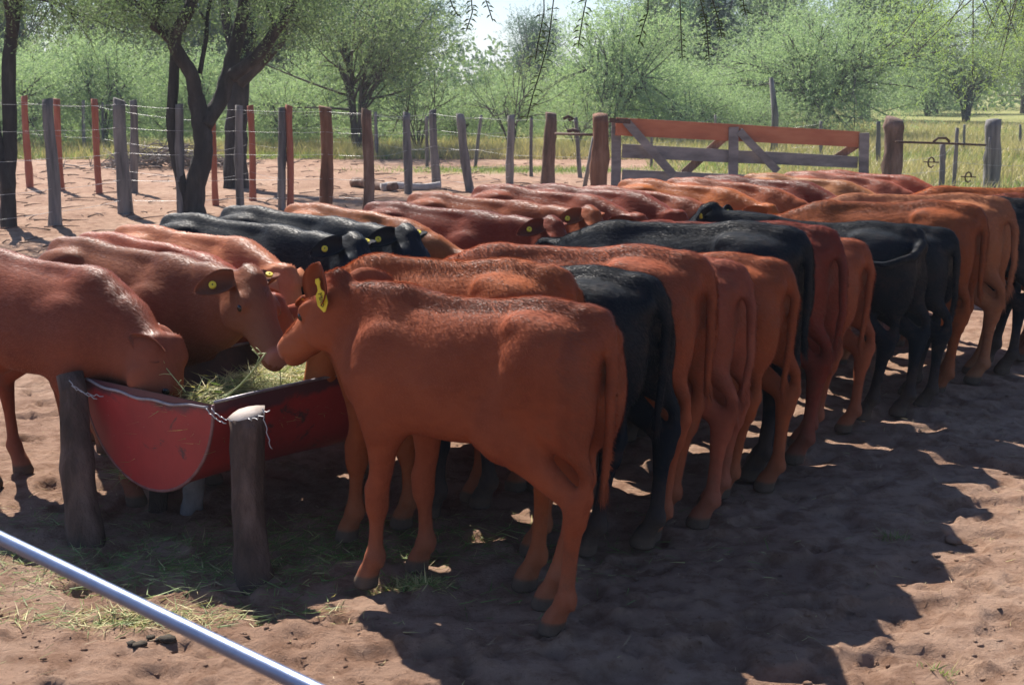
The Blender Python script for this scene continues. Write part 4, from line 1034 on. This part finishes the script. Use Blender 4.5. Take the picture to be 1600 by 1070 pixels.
left = [(-8, 392, 5.80, 'plunge', (.22, .062, .032), 'red-brown calf at the left edge with its head down behind the trough end', 0),
        (128, 374, 6.15, 'level', (.24, .076, .038), 'brown calf in the far row showing its face and a round yellow ear button', -3),
        (170, 366, 6.55, 'feed_b', RED, 'red calf with a long sunlit back, next behind the one showing its face', 0),
        (228, 354, 6.90, 'feed_c', TAN, 'pale tan calf with a brightly lit rump in front of the two black ones', 2),
        (300, 336, 7.28, 'level', BLK, 'nearer and left of the two black calves in the far row', 0),
        (392, 324, 7.65, 'level', BLK, 'farther of the two black calves in the far row, one buttoned ear showing', -2),
        (492, 320, 8.0, 'feed_b', ORG, 'bright orange-brown calf right behind the black pair', 1),
        (615, 317, 8.35, 'level', DRED, 'dark red calf beyond the orange-brown one, ears just above nearer backs', 2),
        (682, 302, 8.80, 'level', RED, 'red calf whose lowered head and buttoned ear show in mid herd', 0),
        (785, 290, 9.15, 'feed_a', RED, 'long-backed red calf beyond the one with the visible head, left of centre back', 0),
        (862, 289, 9.50, 'feed_c', DRED, 'dark red calf with only a narrow strip of back showing below the rough post', 1),
        (945, 292, 9.85, 'feed_b', RED, 'red calf standing before the post the gate hangs on', 0),
        (1008, 281, 10.15, 'feed_a', ORG, 'orange-brown calf with high rump below the left end of the gate', -2),
        (1082, 279, 10.5, 'feed_b', RED, 'red calf below the first brace of the gate', 2),
        (1135, 275, 10.85, 'feed_c', DRED, 'dark red calf below the middle upright of the gate', 0),
        (1200, 272, 11.2, 'feed_a', TAN, 'pale-backed calf under the right half of the gate', -1),
        (1262, 269, 11.6, 'feed_b', PINK, 'calf with a whitish rump, last but one before the leaning gate post', 2),
        (1306, 267, 12.0, 'feed_c', RED, 'farthest red calf of the far row, beside the leaning gate post', 0)]
for (px, py, D, va, co, la, yw) in left: cow(px, py, D, va, co, la, HL, GLR, yaw=yw)
# ================================================================== vegetation
M_LPALE = leafmat('leaf_pale', (.31, .40, .27), .44)
M_LMID = leafmat('leaf_mid', (.145, .205, .12), .42)
M_LDARK = leafmat('leaf_dark', (.085, .145, .11), .36)
M_LOLIVE = leafmat('leaf_olive', (.22, .28, .17), .42)
M_LLIME = leafmat('leaf_lime', (.27, .37, .15), .45)
M_TWIG = simple('twig', [(.3, (.05, .042, .04)), (.7, (.13, .11, .10))], 3, .9, 0)
def rvec(n_): 
    v = rng.normal(size=(n_, 3)); return v / np.linalg.norm(v, axis=1)[:, None]
def spray_leaves(C, n_per, spread, Ls, Wd, droop=.3, outdir=None, flat=.7):
    """feathery sprays: each spray is a short twig line carrying leaflets"""
    ns_ = len(C); per = 7
    n_s = int(ns_ * n_per / per)
    ci = rng.integers(0, ns_, n_s)
    off = rng.normal(size=(n_s, 3)) * spread * np.array([1, 1, flat])
    s0 = C[ci] + off
    d = rvec(n_s) * .8
    if outdir is not None: d += outdir[ci] * .9
    d += off / (spread + 1e-6) * .35; d[:, 2] -= droop; d /= np.linalg.norm(d, axis=1)[:, None]
    sl = rng.uniform(.6, 1.3, n_s) * Ls * 3.0
    tt = (np.arange(per) + .5) / per
    P_ = s0[:, None] + d[:, None] * (tt[None, :, None] * sl[:, None, None]); P_[..., 2] -= (tt ** 2)[None] * sl[:, None] * droop * .5
    P_ = P_.reshape(-1, 3); n_ = len(P_)
    ld = np.repeat(d, per, 0) * .55 + rvec(n_) * .8; ld /= np.linalg.norm(ld, axis=1)[:, None]
    L = rng.uniform(.6, 1.3, n_) * Ls; w_ = rng.uniform(.7, 1.3, n_) * Wd
    sd = np.cross(ld, rvec(n_)); sd /= np.linalg.norm(sd, axis=1)[:, None] + 1e-6
    a = P_ - ld * 0; b_ = P_ + ld * L[:, None]; m_ = P_ + ld * (L * .5)[:, None]
    V = np.stack([a, m_ + sd * w_[:, None] * .5, b_, m_ - sd * w_[:, None] * .5], 1).reshape(-1, 3)
    return V, np.arange(n_ * 4).reshape(-1, 4)
def bez(a, b_, c_, n_): 
    t = np.linspace(0, 1, n_)[:, None]; return (1 - t) ** 2 * a + 2 * t * (1 - t) * b_ + t * t * c_
def make_bush(width, height, lm, nclump=60, n_leaf=16000, Ls=.09, Wd=.035, trunk_h=.15, dome=1.0, seed=0, stems=5, bare=.35, tr=.05, low=.0, spread=None, droop=.3, bm=None):
    """returns meshes (unlinked): branches, foliage. crown fills an uneven dome"""
    global rng
    rng = np.random.default_rng(seed)
    R = width / 2; C = []
    lob = [(rng.uniform(-.55, .55) * R, rng.uniform(-.55, .55) * R, height * rng.uniform(.5, .72), R * rng.uniform(.38, .62), height * rng.uniform(.24, .36)) for _ in range(9)]
    while len(C) < nclump:
        l = lob[rng.integers(len(lob))]; v = rvec(1)[0] * rng.uniform(.55, 1.0) ** .5
        p = np.array([l[0] + v[0] * l[3], l[1] + v[1] * l[3], l[2] + v[2] * l[4]])
        if low and rng.random() < low: p = np.array([rng.normal(0, .55) * R, rng.normal(0, .5) * R, rng.uniform(.1, .45) * height])
        if p[2] > trunk_h * height: C.append(p)
    C = np.array(C); ctr = np.array([0, 0, height * .35]); od = C - ctr; od /= np.linalg.norm(od, axis=1)[:, None]
    mb = MB(); st = []
    for i in range(stems):
        a = 2 * math.pi * (i + rng.random() * .7) / stems; r = R * rng.uniform(.12, .4)
        e_ = np.array([math.cos(a) * r, math.sin(a) * r, height * rng.uniform(.38, .55)])
        pts = bez(np.array([math.cos(a) * tr, math.sin(a) * tr, -.15]), np.array([e_[0] * .3, e_[1] * .3, e_[2] * .6]), e_, 7); st.append(pts)
        mb.tube(pts, [tr * (1 - .6 * q) for q in np.linspace(0, 1, 7)], 6, 0, .08, random.Random(seed + i))
    for j, c_ in enumerate(C):
        pts0 = min(st, key=lambda s__: np.linalg.norm(s__[-1] - c_)); k = rng.integers(3, 7); a = pts0[k]
        md = (a + c_) / 2 + rng.normal(0, .06, 3) * R; pts = bez(a, md, c_ + (c_ - a) * .12, 6)
        mb.tube(pts, [tr * .34 * (1 - .8 * q) + .004 for q in np.linspace(0, 1, 6)], 4)
        for _ in range(2):
            q = pts[rng.integers(2, 5)]; e_ = q + (c_ - a) * .35 + rng.normal(0, .18, 3) * R * .6
            mb.tube([q, (q + e_) / 2 + rng.normal(0, .02, 3), e_], [tr * .12 + .003, tr * .08 + .003, .003], 3)
    V, Q = spray_leaves(C, n_leaf / nclump, spread or R * .20, Ls, Wd, droop, od)
    return [('branches', mb.build('branches', bm or M_TWIG, link=False)), ('foliage', mesh_np('foliage', V, Q, lm, smooth=False, link=False))]
def put(protos, name, cat, label, group, px, D, sc_=1.0, rz=0.0, sz=1.0):
    x = (px - 800) / FPX * D
    e = empty(name, (x, D, 0), rz); e.scale = (sc_, sc_, sc_ * sz); tag(e, label, cat, group)
    for k, src in protos:
        o = src.copy(); COL.objects.link(o); o.parent = e; o.name = k
    return e
BP = make_bush(4.0, 3.2, M_LPALE, 80, 46000, .07, .022, .10, seed=1, stems=6, low=.3)
BP2 = make_bush(4.2, 2.6, M_LPALE, 80, 42000, .07, .022, .06, seed=2, stems=7, low=.4)
BM_ = make_bush(4.0, 3.6, M_LOLIVE, 60, 26000, .08, .022, .16, seed=3, stems=5, tr=.07)
BD = make_bush(5.0, 6.0, M_LDARK, 80, 34000, .12, .04, .25, seed=4, stems=3, tr=.14)
BD2 = make_bush(5.5, 7.5, M_LMID, 90, 36000, .14, .042, .28, seed=5, stems=2, tr=.18)
BW = make_bush(3.0, 2.4, M_LOLIVE, 34, 5000, .07, .02, .10, seed=6, stems=7, tr=.03, low=.2)
BG = make_bush(7.2, 4.1, M_LPALE, 150, 120000, .075, .024, .10, seed=7, stems=4, tr=.14, low=.15, spread=.8)
BC = make_bush(2.2, 9.0, M_LDARK, 80, 26000, .12, .04, .12, seed=8, stems=1, tr=.15, spread=.35)
GB = 'bushes behind the fences'; GT = 'trees on the skyline'
veg = [ # protos, name, cat, label, group, px, D, scale, rot, zscale
 (BP2, 'bush', 'bush', 'pale green bush at the far left behind the red posts', GB, 30, 36, .95, 0.4, 1.1),
 (BP, 'bush', 'bush', 'bright pale feathery bush above the red posts at left', GB, 165, 37, 1.0, 1.9, 1.0),
 (BP, 'bush', 'bush', 'pale bush seen between the forked dark trunks', GB, 330, 39, .9, 4.1, .95),
 (BP2, 'bush', 'bush', 'low pale bush right of the dark trunks', GB, 445, 36, .85, 2.2, 1.0),
 (BM_, 'mesquite_tree', 'tree', 'olive round-crowned tree with a visible short trunk behind the wire fence', GB, 562, 34.5, 1.15, 1.0, 1.1),
 (BW, 'bush', 'bush', 'thin twiggy bush behind the fence just left of centre', GB, 655, 35, 1.0, .3, .9),
 (BP2, 'bush', 'bush', 'low pale bush behind the leaning fence stake', GB, 715, 40, .8, 5.2, .8),
 (BW, 'bush', 'bush', 'sparse upright bush with bare stems left of the rough post', GB, 800, 34.5, .95, 1.4, 1.15),
 (BP, 'bush', 'bush', 'pale bush filling the gap below the small skyline tree', GB, 800, 42, .7, 3.1, .8),
 (BP, 'bush', 'bush', 'rounded dome-shaped bush with dark inner branches above the two rough posts', GB, 950, 40, 1.15, .7, 1.12),
 (BW, 'bush', 'bush', 'thin stemmy bush behind the iron bar left of the gate', GB, 900, 36, .8, 2.5, .8),
 (BP2, 'bush', 'bush', 'low pale bush rising over the left half of the gate', GB, 1075, 40, .85, .2, .85),
 (BG, 'mesquite_tree', 'tree', 'huge pale green dome-shaped tree above the right half of the gate', GB, 1270, 45, 1.0, .5, .97),
 (BP2, 'bush', 'bush', 'low bush at the foot of the huge dome-shaped tree', GB, 1165, 41, .7, 3.3, .8),
 (BW, 'bush', 'bush', 'dry twiggy bush seen through the gate bars', GB, 1250, 36, .7, .9, .6),
 (BM_, 'mesquite_tree', 'tree', 'flat-crowned green tree standing in the field right of the leaning post', GT, 1500, 62, 1.2, 2.0, .85),
 (BM_, 'mesquite_tree', 'tree', 'green tree at the right edge beyond the field', GT, 1600, 66, 1.35, .2, .95),
 (BP, 'bush', 'bush', 'pale bush far off in the field right of the dome tree', GT, 1440, 75, 1.3, 3.0, .8),
 (BD, 'tree', 'tree', 'dark green tree rising behind the olive one, beside the sky gap', GT, 600, 47, 1.0, .6, .85),
 (BD, 'tree', 'tree', 'dark tree mass behind the bushes at upper left', GT, 40, 52, 1.15, 2.6, 1.1),
 (BD2, 'tree', 'tree', 'tall mid-green tree behind the pale bush at left', GT, 190, 56, 1.1, 1.2, 1.0),
 (BD, 'tree', 'tree', 'dark tree behind the forked trunks', GT, 330, 54, 1.1, 4.4, 1.05),
 (BD2, 'tree', 'tree', 'tall mid-green tree left of the dark one at the sky gap', GT, 480, 50, 1.0, 3.3, .95),
 (BD, 'tree', 'tree', 'small dark tree standing alone in the sky gap', GT, 838, 72, .62, .9, 1.4),
 (BP2, 'bush', 'bush', 'distant pale thicket at the foot of the sky gap', GT, 745, 60, .9, .5, .65),
 (BM_, 'tree', 'tree', 'distant green thicket right of the sky gap', GT, 880, 62, .75, 5.0, .7),
 (BD2, 'tree', 'tree', 'tall green tree behind the dome-shaped bush', GT, 1020, 62, .95, .4, .9),
 (BC, 'tree', 'tree', 'narrow dark column-shaped tree left of the huge dome tree', GT, 1098, 58, 1.0, 0, .85),
 (BD2, 'tree', 'tree', 'tall tree filling the skyline over the dome tree\'s left side', GT, 1200, 68, 1.1, 2.2, .9),
 (BD2, 'tree', 'tree', 'tall open-branched tree over the dome tree\'s right side', GT, 1345, 66, 1.1, 5.5, .95),
 (BD, 'tree', 'tree', 'dark tree in the distance behind the leaning post', GT, 1450, 80, 1.0, 1.5, .95),
 (BD2, 'tree', 'tree', 'tall tree at the upper right edge of the skyline', GT, 1590, 80, 1.15, 3.6, .85),
 (BD, 'tree', 'tree', 'dark far tree behind the sparse upright bush', GT, 960, 85, 1.0, 3.6, .6),
]
for a in veg: put(*a)
rq = random.Random(12)
FB = ['at the extreme left edge', 'behind the slim left trunk', 'behind the first pair of red posts', 'behind the third red post', 'above the brush pile', 'between the forked trunk and the thick one', 'right of the thick dark trunk', 'left of the olive tree', 'behind the olive tree', 'right of the olive tree', 'below the dark tree at the sky gap', 'right under the sky gap', 'under the small lone skyline tree', 'left of the dome-shaped bush', 'behind the dome-shaped bush', 'behind the left end of the gate']
for i in range(16):
    lowb = 8 <= i <= 12
    put(BP2 if lowb else (BP2, BM_)[i % 2], 'bush', 'bush', 'far hazy bush in the scrub band ' + FB[i], 'far bushes merging into one band', -40 + i * 82 + rq.uniform(-20, 20), rq.uniform(54, 64), rq.uniform(1.1, 1.4) * (.7 if lowb else 1), rq.uniform(0, 6), rq.uniform(.75, .95) * (.8 if lowb else 1))
for i, px in enumerate((-10, 95, 250, 385, 510, 600, 690, 770, 860, 985, 1040, 1120)):
    put((BP2, BP, BP2)[i % 3], 'bush', 'bush', 'low pale bush in the second row of scrub, above fence px'.replace('above fence px', ('at the far left', 'left of the slim trunk\'s red posts', 'by the brush pile', 'behind the thick trunk', 'left of the olive tree', 'right of the olive tree', 'by the leaning stake', 'left of the bare-stemmed bush', 'right of the bare-stemmed bush', 'right of the dome bush', 'above the gate\'s left end', 'above the middle of the gate')[i]), GB, px, rq.uniform(43, 49), rq.uniform(.85, 1.1) * (.72 if 680 < px < 880 else 1), rq.uniform(0, 6), rq.uniform(.8, 1.0))
# far belt of scrub closing the horizon
C = np.stack([rng.uniform(-70, 75, 900), rng.uniform(88, 105, 900), rng.uniform(.3, 2.6, 900)], 1)
V, Q = spray_leaves(C, 60, 1.3, .5, .22, .1)
o = mesh_np('far_scrub', V, Q, M_LMID, smooth=False); tag(o, 'far-off band of green scrub along the horizon', 'scrub', kind='stuff')
# ------------------------------------------------------------------ dark foreground trees behind the herd
def limb_tree(label, D, limbs, clumps, lm, leaf_n, seed, name='mesquite_tree', Ls=.055, Wd=.014, spread=.22, droop=.7, twigs=3):
    global rng
    rng = np.random.default_rng(seed)
    b0 = at_depth(*limbs[0][0][0], D); base = Vector((b0.x, D, 0)); e = empty(name, base); tag(e, label, 'tree', 'dark-trunked trees behind the fence')
    mb = MB(); W_ = []
    for i, (pl, r0, r1, dd) in enumerate(limbs):
        pts = []; n_ = len(pl)
        for j, (x, y) in enumerate(pl): pts.append(at_depth(x, y, D + dd * j / max(1, n_ - 1)) - base)
        # subdivide
        fine = []
        for j in range(n_ - 1):
            p0, p1, p2, p3 = pts[max(j - 1, 0)], pts[j], pts[j + 1], pts[min(j + 2, n_ - 1)]
            for q in np.linspace(0, 1, 6)[:-1]:
                fine.append(0.5 * ((2 * p1) + (p2 - p0) * q + (2 * p0 - 5 * p1 + 4 * p2 - p3) * q ** 2 + (3 * p1 - p0 - 3 * p2 + p3) * q ** 3))
        fine.append(pts[-1])
        if i == 0: fine[0] = Vector((fine[0].x, fine[0].y, -.2))
        m_ = len(fine); k = FPX / D
        mb.tube(fine, [(r0 + (r1 - r0) * q / (m_ - 1)) / k * (1.25 if (i == 0 and q == 0) else 1) for q in range(m_)], 10, 0, .10, random.Random(seed + i))
        W_.append(fine)
    C = np.array([tuple(at_depth(x, y, D + dz) - base) for (x, y, dz) in clumps])
    ends = [np.array(f[-1]) for f in W_] + [np.array(f[len(f) // 2]) for f in W_[1:]]
    for c_ in C:
        a = min(ends, key=lambda s__: np.linalg.norm(s__ - c_)); md = (a + c_) / 2 + np.array([0, 0, .15])
        mb.tube(bez(a, md, c_, 6), [.022, .018, .014, .011, .008, .004], 5)
        for _ in range(twigs):
            e_ = c_ + rng.normal(0, spread * 1.2, 3) - (0, 0, spread * .8); mb.tube([(a + c_) / 2 * .3 + c_ * .7, (c_ + e_) / 2, e_], [.006, .005, .002], 3)
    mb.build('trunk', M_BARK, e)
    V, Q = spray_leaves(C, leaf_n / len(C), spread, Ls, Wd, droop)
    mesh_np('foliage', V, Q, lm, e, smooth=False); return e
def scat(x0, x1, y0, y1, n_, dz, seed):
    r_ = random.Random(seed); return [(r_.uniform(x0, x1), r_.uniform(y0, y1), r_.uniform(-dz, dz)) for _ in range(n_)]
limb_tree('slim dark leaning trunk at the left edge of the view', 16.5, [([(14, 372), (12, 300), (15, 220), (14, 100), (22, 30), (40, -60), (60, -170)], 13, 8, .4), ([(12, 300), (0, 235), (-14, 160), (-40, 60)], 9, 5, .2), ([(20, 55), (10, 0), (-20, -90)], 8, 4, -.4)],
    scat(-60, 150, -150, -10, 16, 1.2, 1) + scat(40, 130, -20, 25, 5, .6, 2), M_LMID, 12000, 31, spread=.26)
limb_tree('dark forked multi-stemmed tree in the middle of the left fence', 18.4, [([(304, 334), (306, 290), (318, 235), (312, 185), (306, 150)], 17, 13, .0), ([(318, 195), (345, 155), (362, 95), (378, 30), (392, -60)], 14, 9, .5), ([(308, 165), (300, 120), (282, 90), (272, 60), (300, 5), (318, -60)], 12, 8, -.4), ([(296, 325), (280, 270), (268, 200), (272, 120), (274, 62)], 9, 8, .1),
    ([(276, 70), (255, 50), (240, 35), (255, -20), (262, -80)], 9, 5, -.5), ([(312, 115), (322, 60), (325, 20), (340, -40)], 4, 2.5, .3), ([(362, 120), (400, 90), (430, 50), (455, 10), (480, -50)], 11, 6, -.3)],
    scat(160, 500, -190, 0, 44, 1.6, 3) + scat(150, 300, -10, 45, 10, .8, 4) + scat(400, 500, -10, 40, 7, .8, 5), M_LMID, 44000, 32, spread=.26)
limb_tree('thick dark trunk right of the forked tree, farther back', 23.0, [([(370, 293), (368, 230), (372, 160), (378, 110), (392, 50), (400, -40)], 20, 11, .4), ([(374, 130), (410, 95), (440, 60), (468, 15), (500, -40)], 10, 6, -.4), ([(378, 105), (360, 60), (352, 10), (360, -60)], 10, 6, .4)],
    scat(330, 560, -160, 0, 26, 1.8, 6) + scat(430, 560, -20, 50, 12, 1.0, 7), M_LDARK, 28000, 33, spread=.30)
# ------------------------------------------------------------------ overhanging tree, trunk outside the view on the right
ov = empty('mesquite_tree', (6.2, 8.6, 0)); tag(ov, 'overhanging tree at upper right whose lime-green sprays and dangling twigs enter from above', 'tree')
oo = Vector(ov.location); mb = MB()
mb.tube([(0, 0, -.2), (.05, 0, 1.2), (-.1, -.1, 2.4), (-.5, -.3, 3.4), (-1.2, -.6, 4.2)], [.2, .17, .15, .12, .09], 12, 0, .08, rnd)
mb.tube([(-.1, -.1, 2.4), (-1.2, .3, 2.9), (-2.4, .6, 2.75), (-3.4, .7, 2.5)], [.10, .07, .045, .02], 8, 0, .06, rnd)
mb.tube([(-.5, -.3, 3.4), (-2.2, -2.0, 3.1), (-3.9, -3.6, 2.65), (-5.2, -4.2, 2.35), (-6.6, -4.4, 2.35)], [.09, .07, .045, .03, .012], 8, 0, .06, rnd)
mb.build('trunk', M_BARK, ov)
rng = np.random.default_rng(55)
cl = scat(1400, 1640, -60, 20, 18, .6, 8) + scat(1480, 1640, 20, 85, 8, .5, 9) + [(1410, 60, 0), (1425, 90, 0), (1450, 20, .1), (1520, 120, .2), (1560, 110, 0), (1470, 60, 0), (1535, 70, .1), (1590, 60, -.1)]
C = np.array([tuple(at_depth(x, y, 9.3 + d_) - oo) for (x, y, d_) in cl])
mb = MB()
for c_ in C:
    a = np.array((-2.4 - rng.random(), .6, 2.72)); mb.tube(bez(a, (a + c_) / 2 + (0, 0, .12), c_, 7), [.010, .008, .006, .005, .004, .003, .002], 4)
mb.build('twigs', M_TWIG, ov)
V, Q = spray_leaves(C, 300, .16, .030, .0045, .6); mesh_np('foliage', V, Q, M_LLIME, ov, smooth=False)
# dangling twigs with separate leaflets in front of the sky
M_TD = simple('twig_dark', [(.3, (.03, .035, .02)), (.7, (.06, .07, .035))], 8, .8, 0)
M_LD2 = leafmat('leaflet', (.07, .11, .035), .25)
def dangle(pl, D, nl, L, wd, hang=.5, both=True):
    pts = pxcurve(pl, D, D, 12); mbt = MB(); up = pts[0] + Vector((rnd.uniform(-.05, .05), .05, .45))
    mbt.tube([up - oo, (up + pts[0]) / 2 - oo] + [p - oo for p in pts], [.003, .0028] + [.0022] * 11 + [.001], 5)
    tw = mbt.build('hanging_twig', M_TD, ov); lf = MB()
    for i in range(nl):
        q = (i + .3) / nl * 11; k = min(int(q), 10); p = pts[k].lerp(pts[k + 1], q - k) - oo
        for sd in ((-1, 1) if both and rnd.random() < .6 else (rnd.choice((-1, 1)),)):
            d = Vector((sd, rnd.uniform(-.5, .5), rnd.uniform(-hang - .2, .25 - hang * .4))).normalized(); l = L * rnd.uniform(.7, 1.15); s_ = d.cross(Vector((0, 1, .2))).normalized() * wd
            md = p + d * l * .5 + Vector((0, 0, .06 * l)); e_ = p + d * l + Vector((0, 0, -.15 * l)); th = Vector((0, .0008, 0))
            lf.add([tuple(x) for x in (p, md + s_, e_, md - s_, p + th, md + s_ + th, e_ + th, md - s_ + th)], [(0, 1, 2, 3), (7, 6, 5, 4), (0, 4, 5, 1), (1, 5, 6, 2), (2, 6, 7, 3), (3, 7, 4, 0)])
    lf.build('leaflets', M_LD2, tw, smooth=False)
dangle([(866, -10), (858, 60), (845, 110), (832, 150), (822, 192)], 4.4, 15, .030, .0024, .1)
dangle([(850, 20), (842, 60), (836, 95)], 4.6, 7, .034, .003, .9, False)
dangle([(736, -8), (738, 20), (728, 50)], 4.8, 8, .026, .003, .6)
dangle([(756, -8), (764, 15), (770, 34)], 4.8, 6, .022, .003, .6)
dangle([(700, -8), (708, 12), (716, 26)], 4.8, 5, .022, .0025, .6)
dangle([(918, -10), (910, 30), (903, 75)], 4.5, 9, .030, .0028, .7)
dangle([(1012, 20), (1004, 45), (997, 70)], 4.6, 6, .026, .0035, 1.0, False)
dangle([(1062, -10), (1064, 50), (1066, 95)], 4.7, 10, .022, .0025, .6)
dangle([(1092, -10), (1104, 40), (1108, 95)], 4.6, 20, .018, .0030, .5)
dangle([(1110, -10), (1122, 30), (1128, 60)], 4.6, 12, .018, .0030, .5)
dangle([(1160, -10), (1162, 10), (1166, 25)], 4.6, 5, .02, .003, .5)
# ------------------------------------------------------------------ grass
rng = np.random.default_rng(66)
M_GRASS = leafmat('grass_green', (.20, .26, .09), .35, scale=.6); M_DRY = leafmat('grass_dry', (.42, .36, .20), .25, scale=.6)
N = 60000; y = 20 + rng.random(N) ** 1.3 * 38; x = y * rng.uniform(.10, .46, N)
k = (x > 4.2 + vnoise(x, y, 3) * 1.5) | (y > 27); x, y = x[k], y[k]
n1 = len(x); N2 = 60000; y2 = rng.uniform(31.5, 38, N2); x2 = y2 * rng.uniform(-.42, .46, N2); X = np.concatenate([x, x2]); Y = np.concatenate([y, y2])
dry = vnoise(X * .35, Y * .35, 9) * 1.4 + (Y > 33) * .25 + rng.uniform(-.4, .4, len(X)) > 0
N = len(X); L_ = np.where(dry, rng.uniform(.12, .42, N), rng.uniform(.05, .2, N)); L_[n1:] *= 1.15
o = blades('grass', np.stack([X, Y, ground_h(X, Y) - .01], 1), rdir(N, .6, 1.0), L_, rng.uniform(.008, .02, N), rng.normal(0, .05, (N, 3)), [M_GRASS, M_DRY], dry.astype(int))
tag(o, 'green and dry yellow grass over the field behind the fences', 'grass', kind='stuff')
N = 5000; x = rng.normal(.2, 1.5, N); y = rng.normal(27.6, .5, N)
o = blades('grass', np.stack([x, y, ground_h(x, y) - .01], 1), rdir(N, .5, 1.0), rng.uniform(.03, .12, N), rng.uniform(.006, .014, N), rng.normal(0, .02, (N, 3)), [M_GRASS, M_DRY], (rng.random(N) < .15).astype(int))
tag(o, 'short green grass patch on the bare dirt behind the fence', 'grass', kind='stuff')
rr = random.Random(4)
for i, (px, py) in enumerate(((1475, 1035), (1392, 838))):
    p = at_z(px, py, 0); N = 70; x = rng.normal(p.x, .03, N); y = rng.normal(p.y, .02, N)
    o = blades('weed', np.stack([x, y, ground_h(x, y) - .004], 1), rdir(N, .3, .9), rng.uniform(.015, .05, N), rng.uniform(.002, .005, N), rng.normal(0, .01, (N, 3)), [M_GRASS, M_DRY], (rng.random(N) < .3).astype(int))
    tag(o, ('small green weed in the sunlit dirt at lower right', 'tiny weed in the shade near the fist-sized stone')[i], 'weed')
# ------------------------------------------------------------------ bluish haze volume, added to lift the shadows and pale the distance
mb = MB(); mb.box((0, 440, 9), (480, 480, 10.5)); hz = mb.build('haze', [], smooth=False); tag(hz, kind='stuff')
hm = bpy.data.materials.new('haze'); hm.use_nodes = True; hn = hm.node_tree
for q in list(hn.nodes):
    if q.type != 'OUTPUT_MATERIAL': hn.nodes.remove(q)
pv = hn.nodes.new('ShaderNodeVolumePrincipled'); pv.inputs['Density'].default_value = 0.0008; pv.inputs['Color'].default_value = (.80, .88, 1.0, 1); pv.inputs['Anisotropy'].default_value = .2
hn.links.new(pv.outputs[0], hn.nodes['Material Output'].inputs['Volume']); hz.data.materials.append(hm)
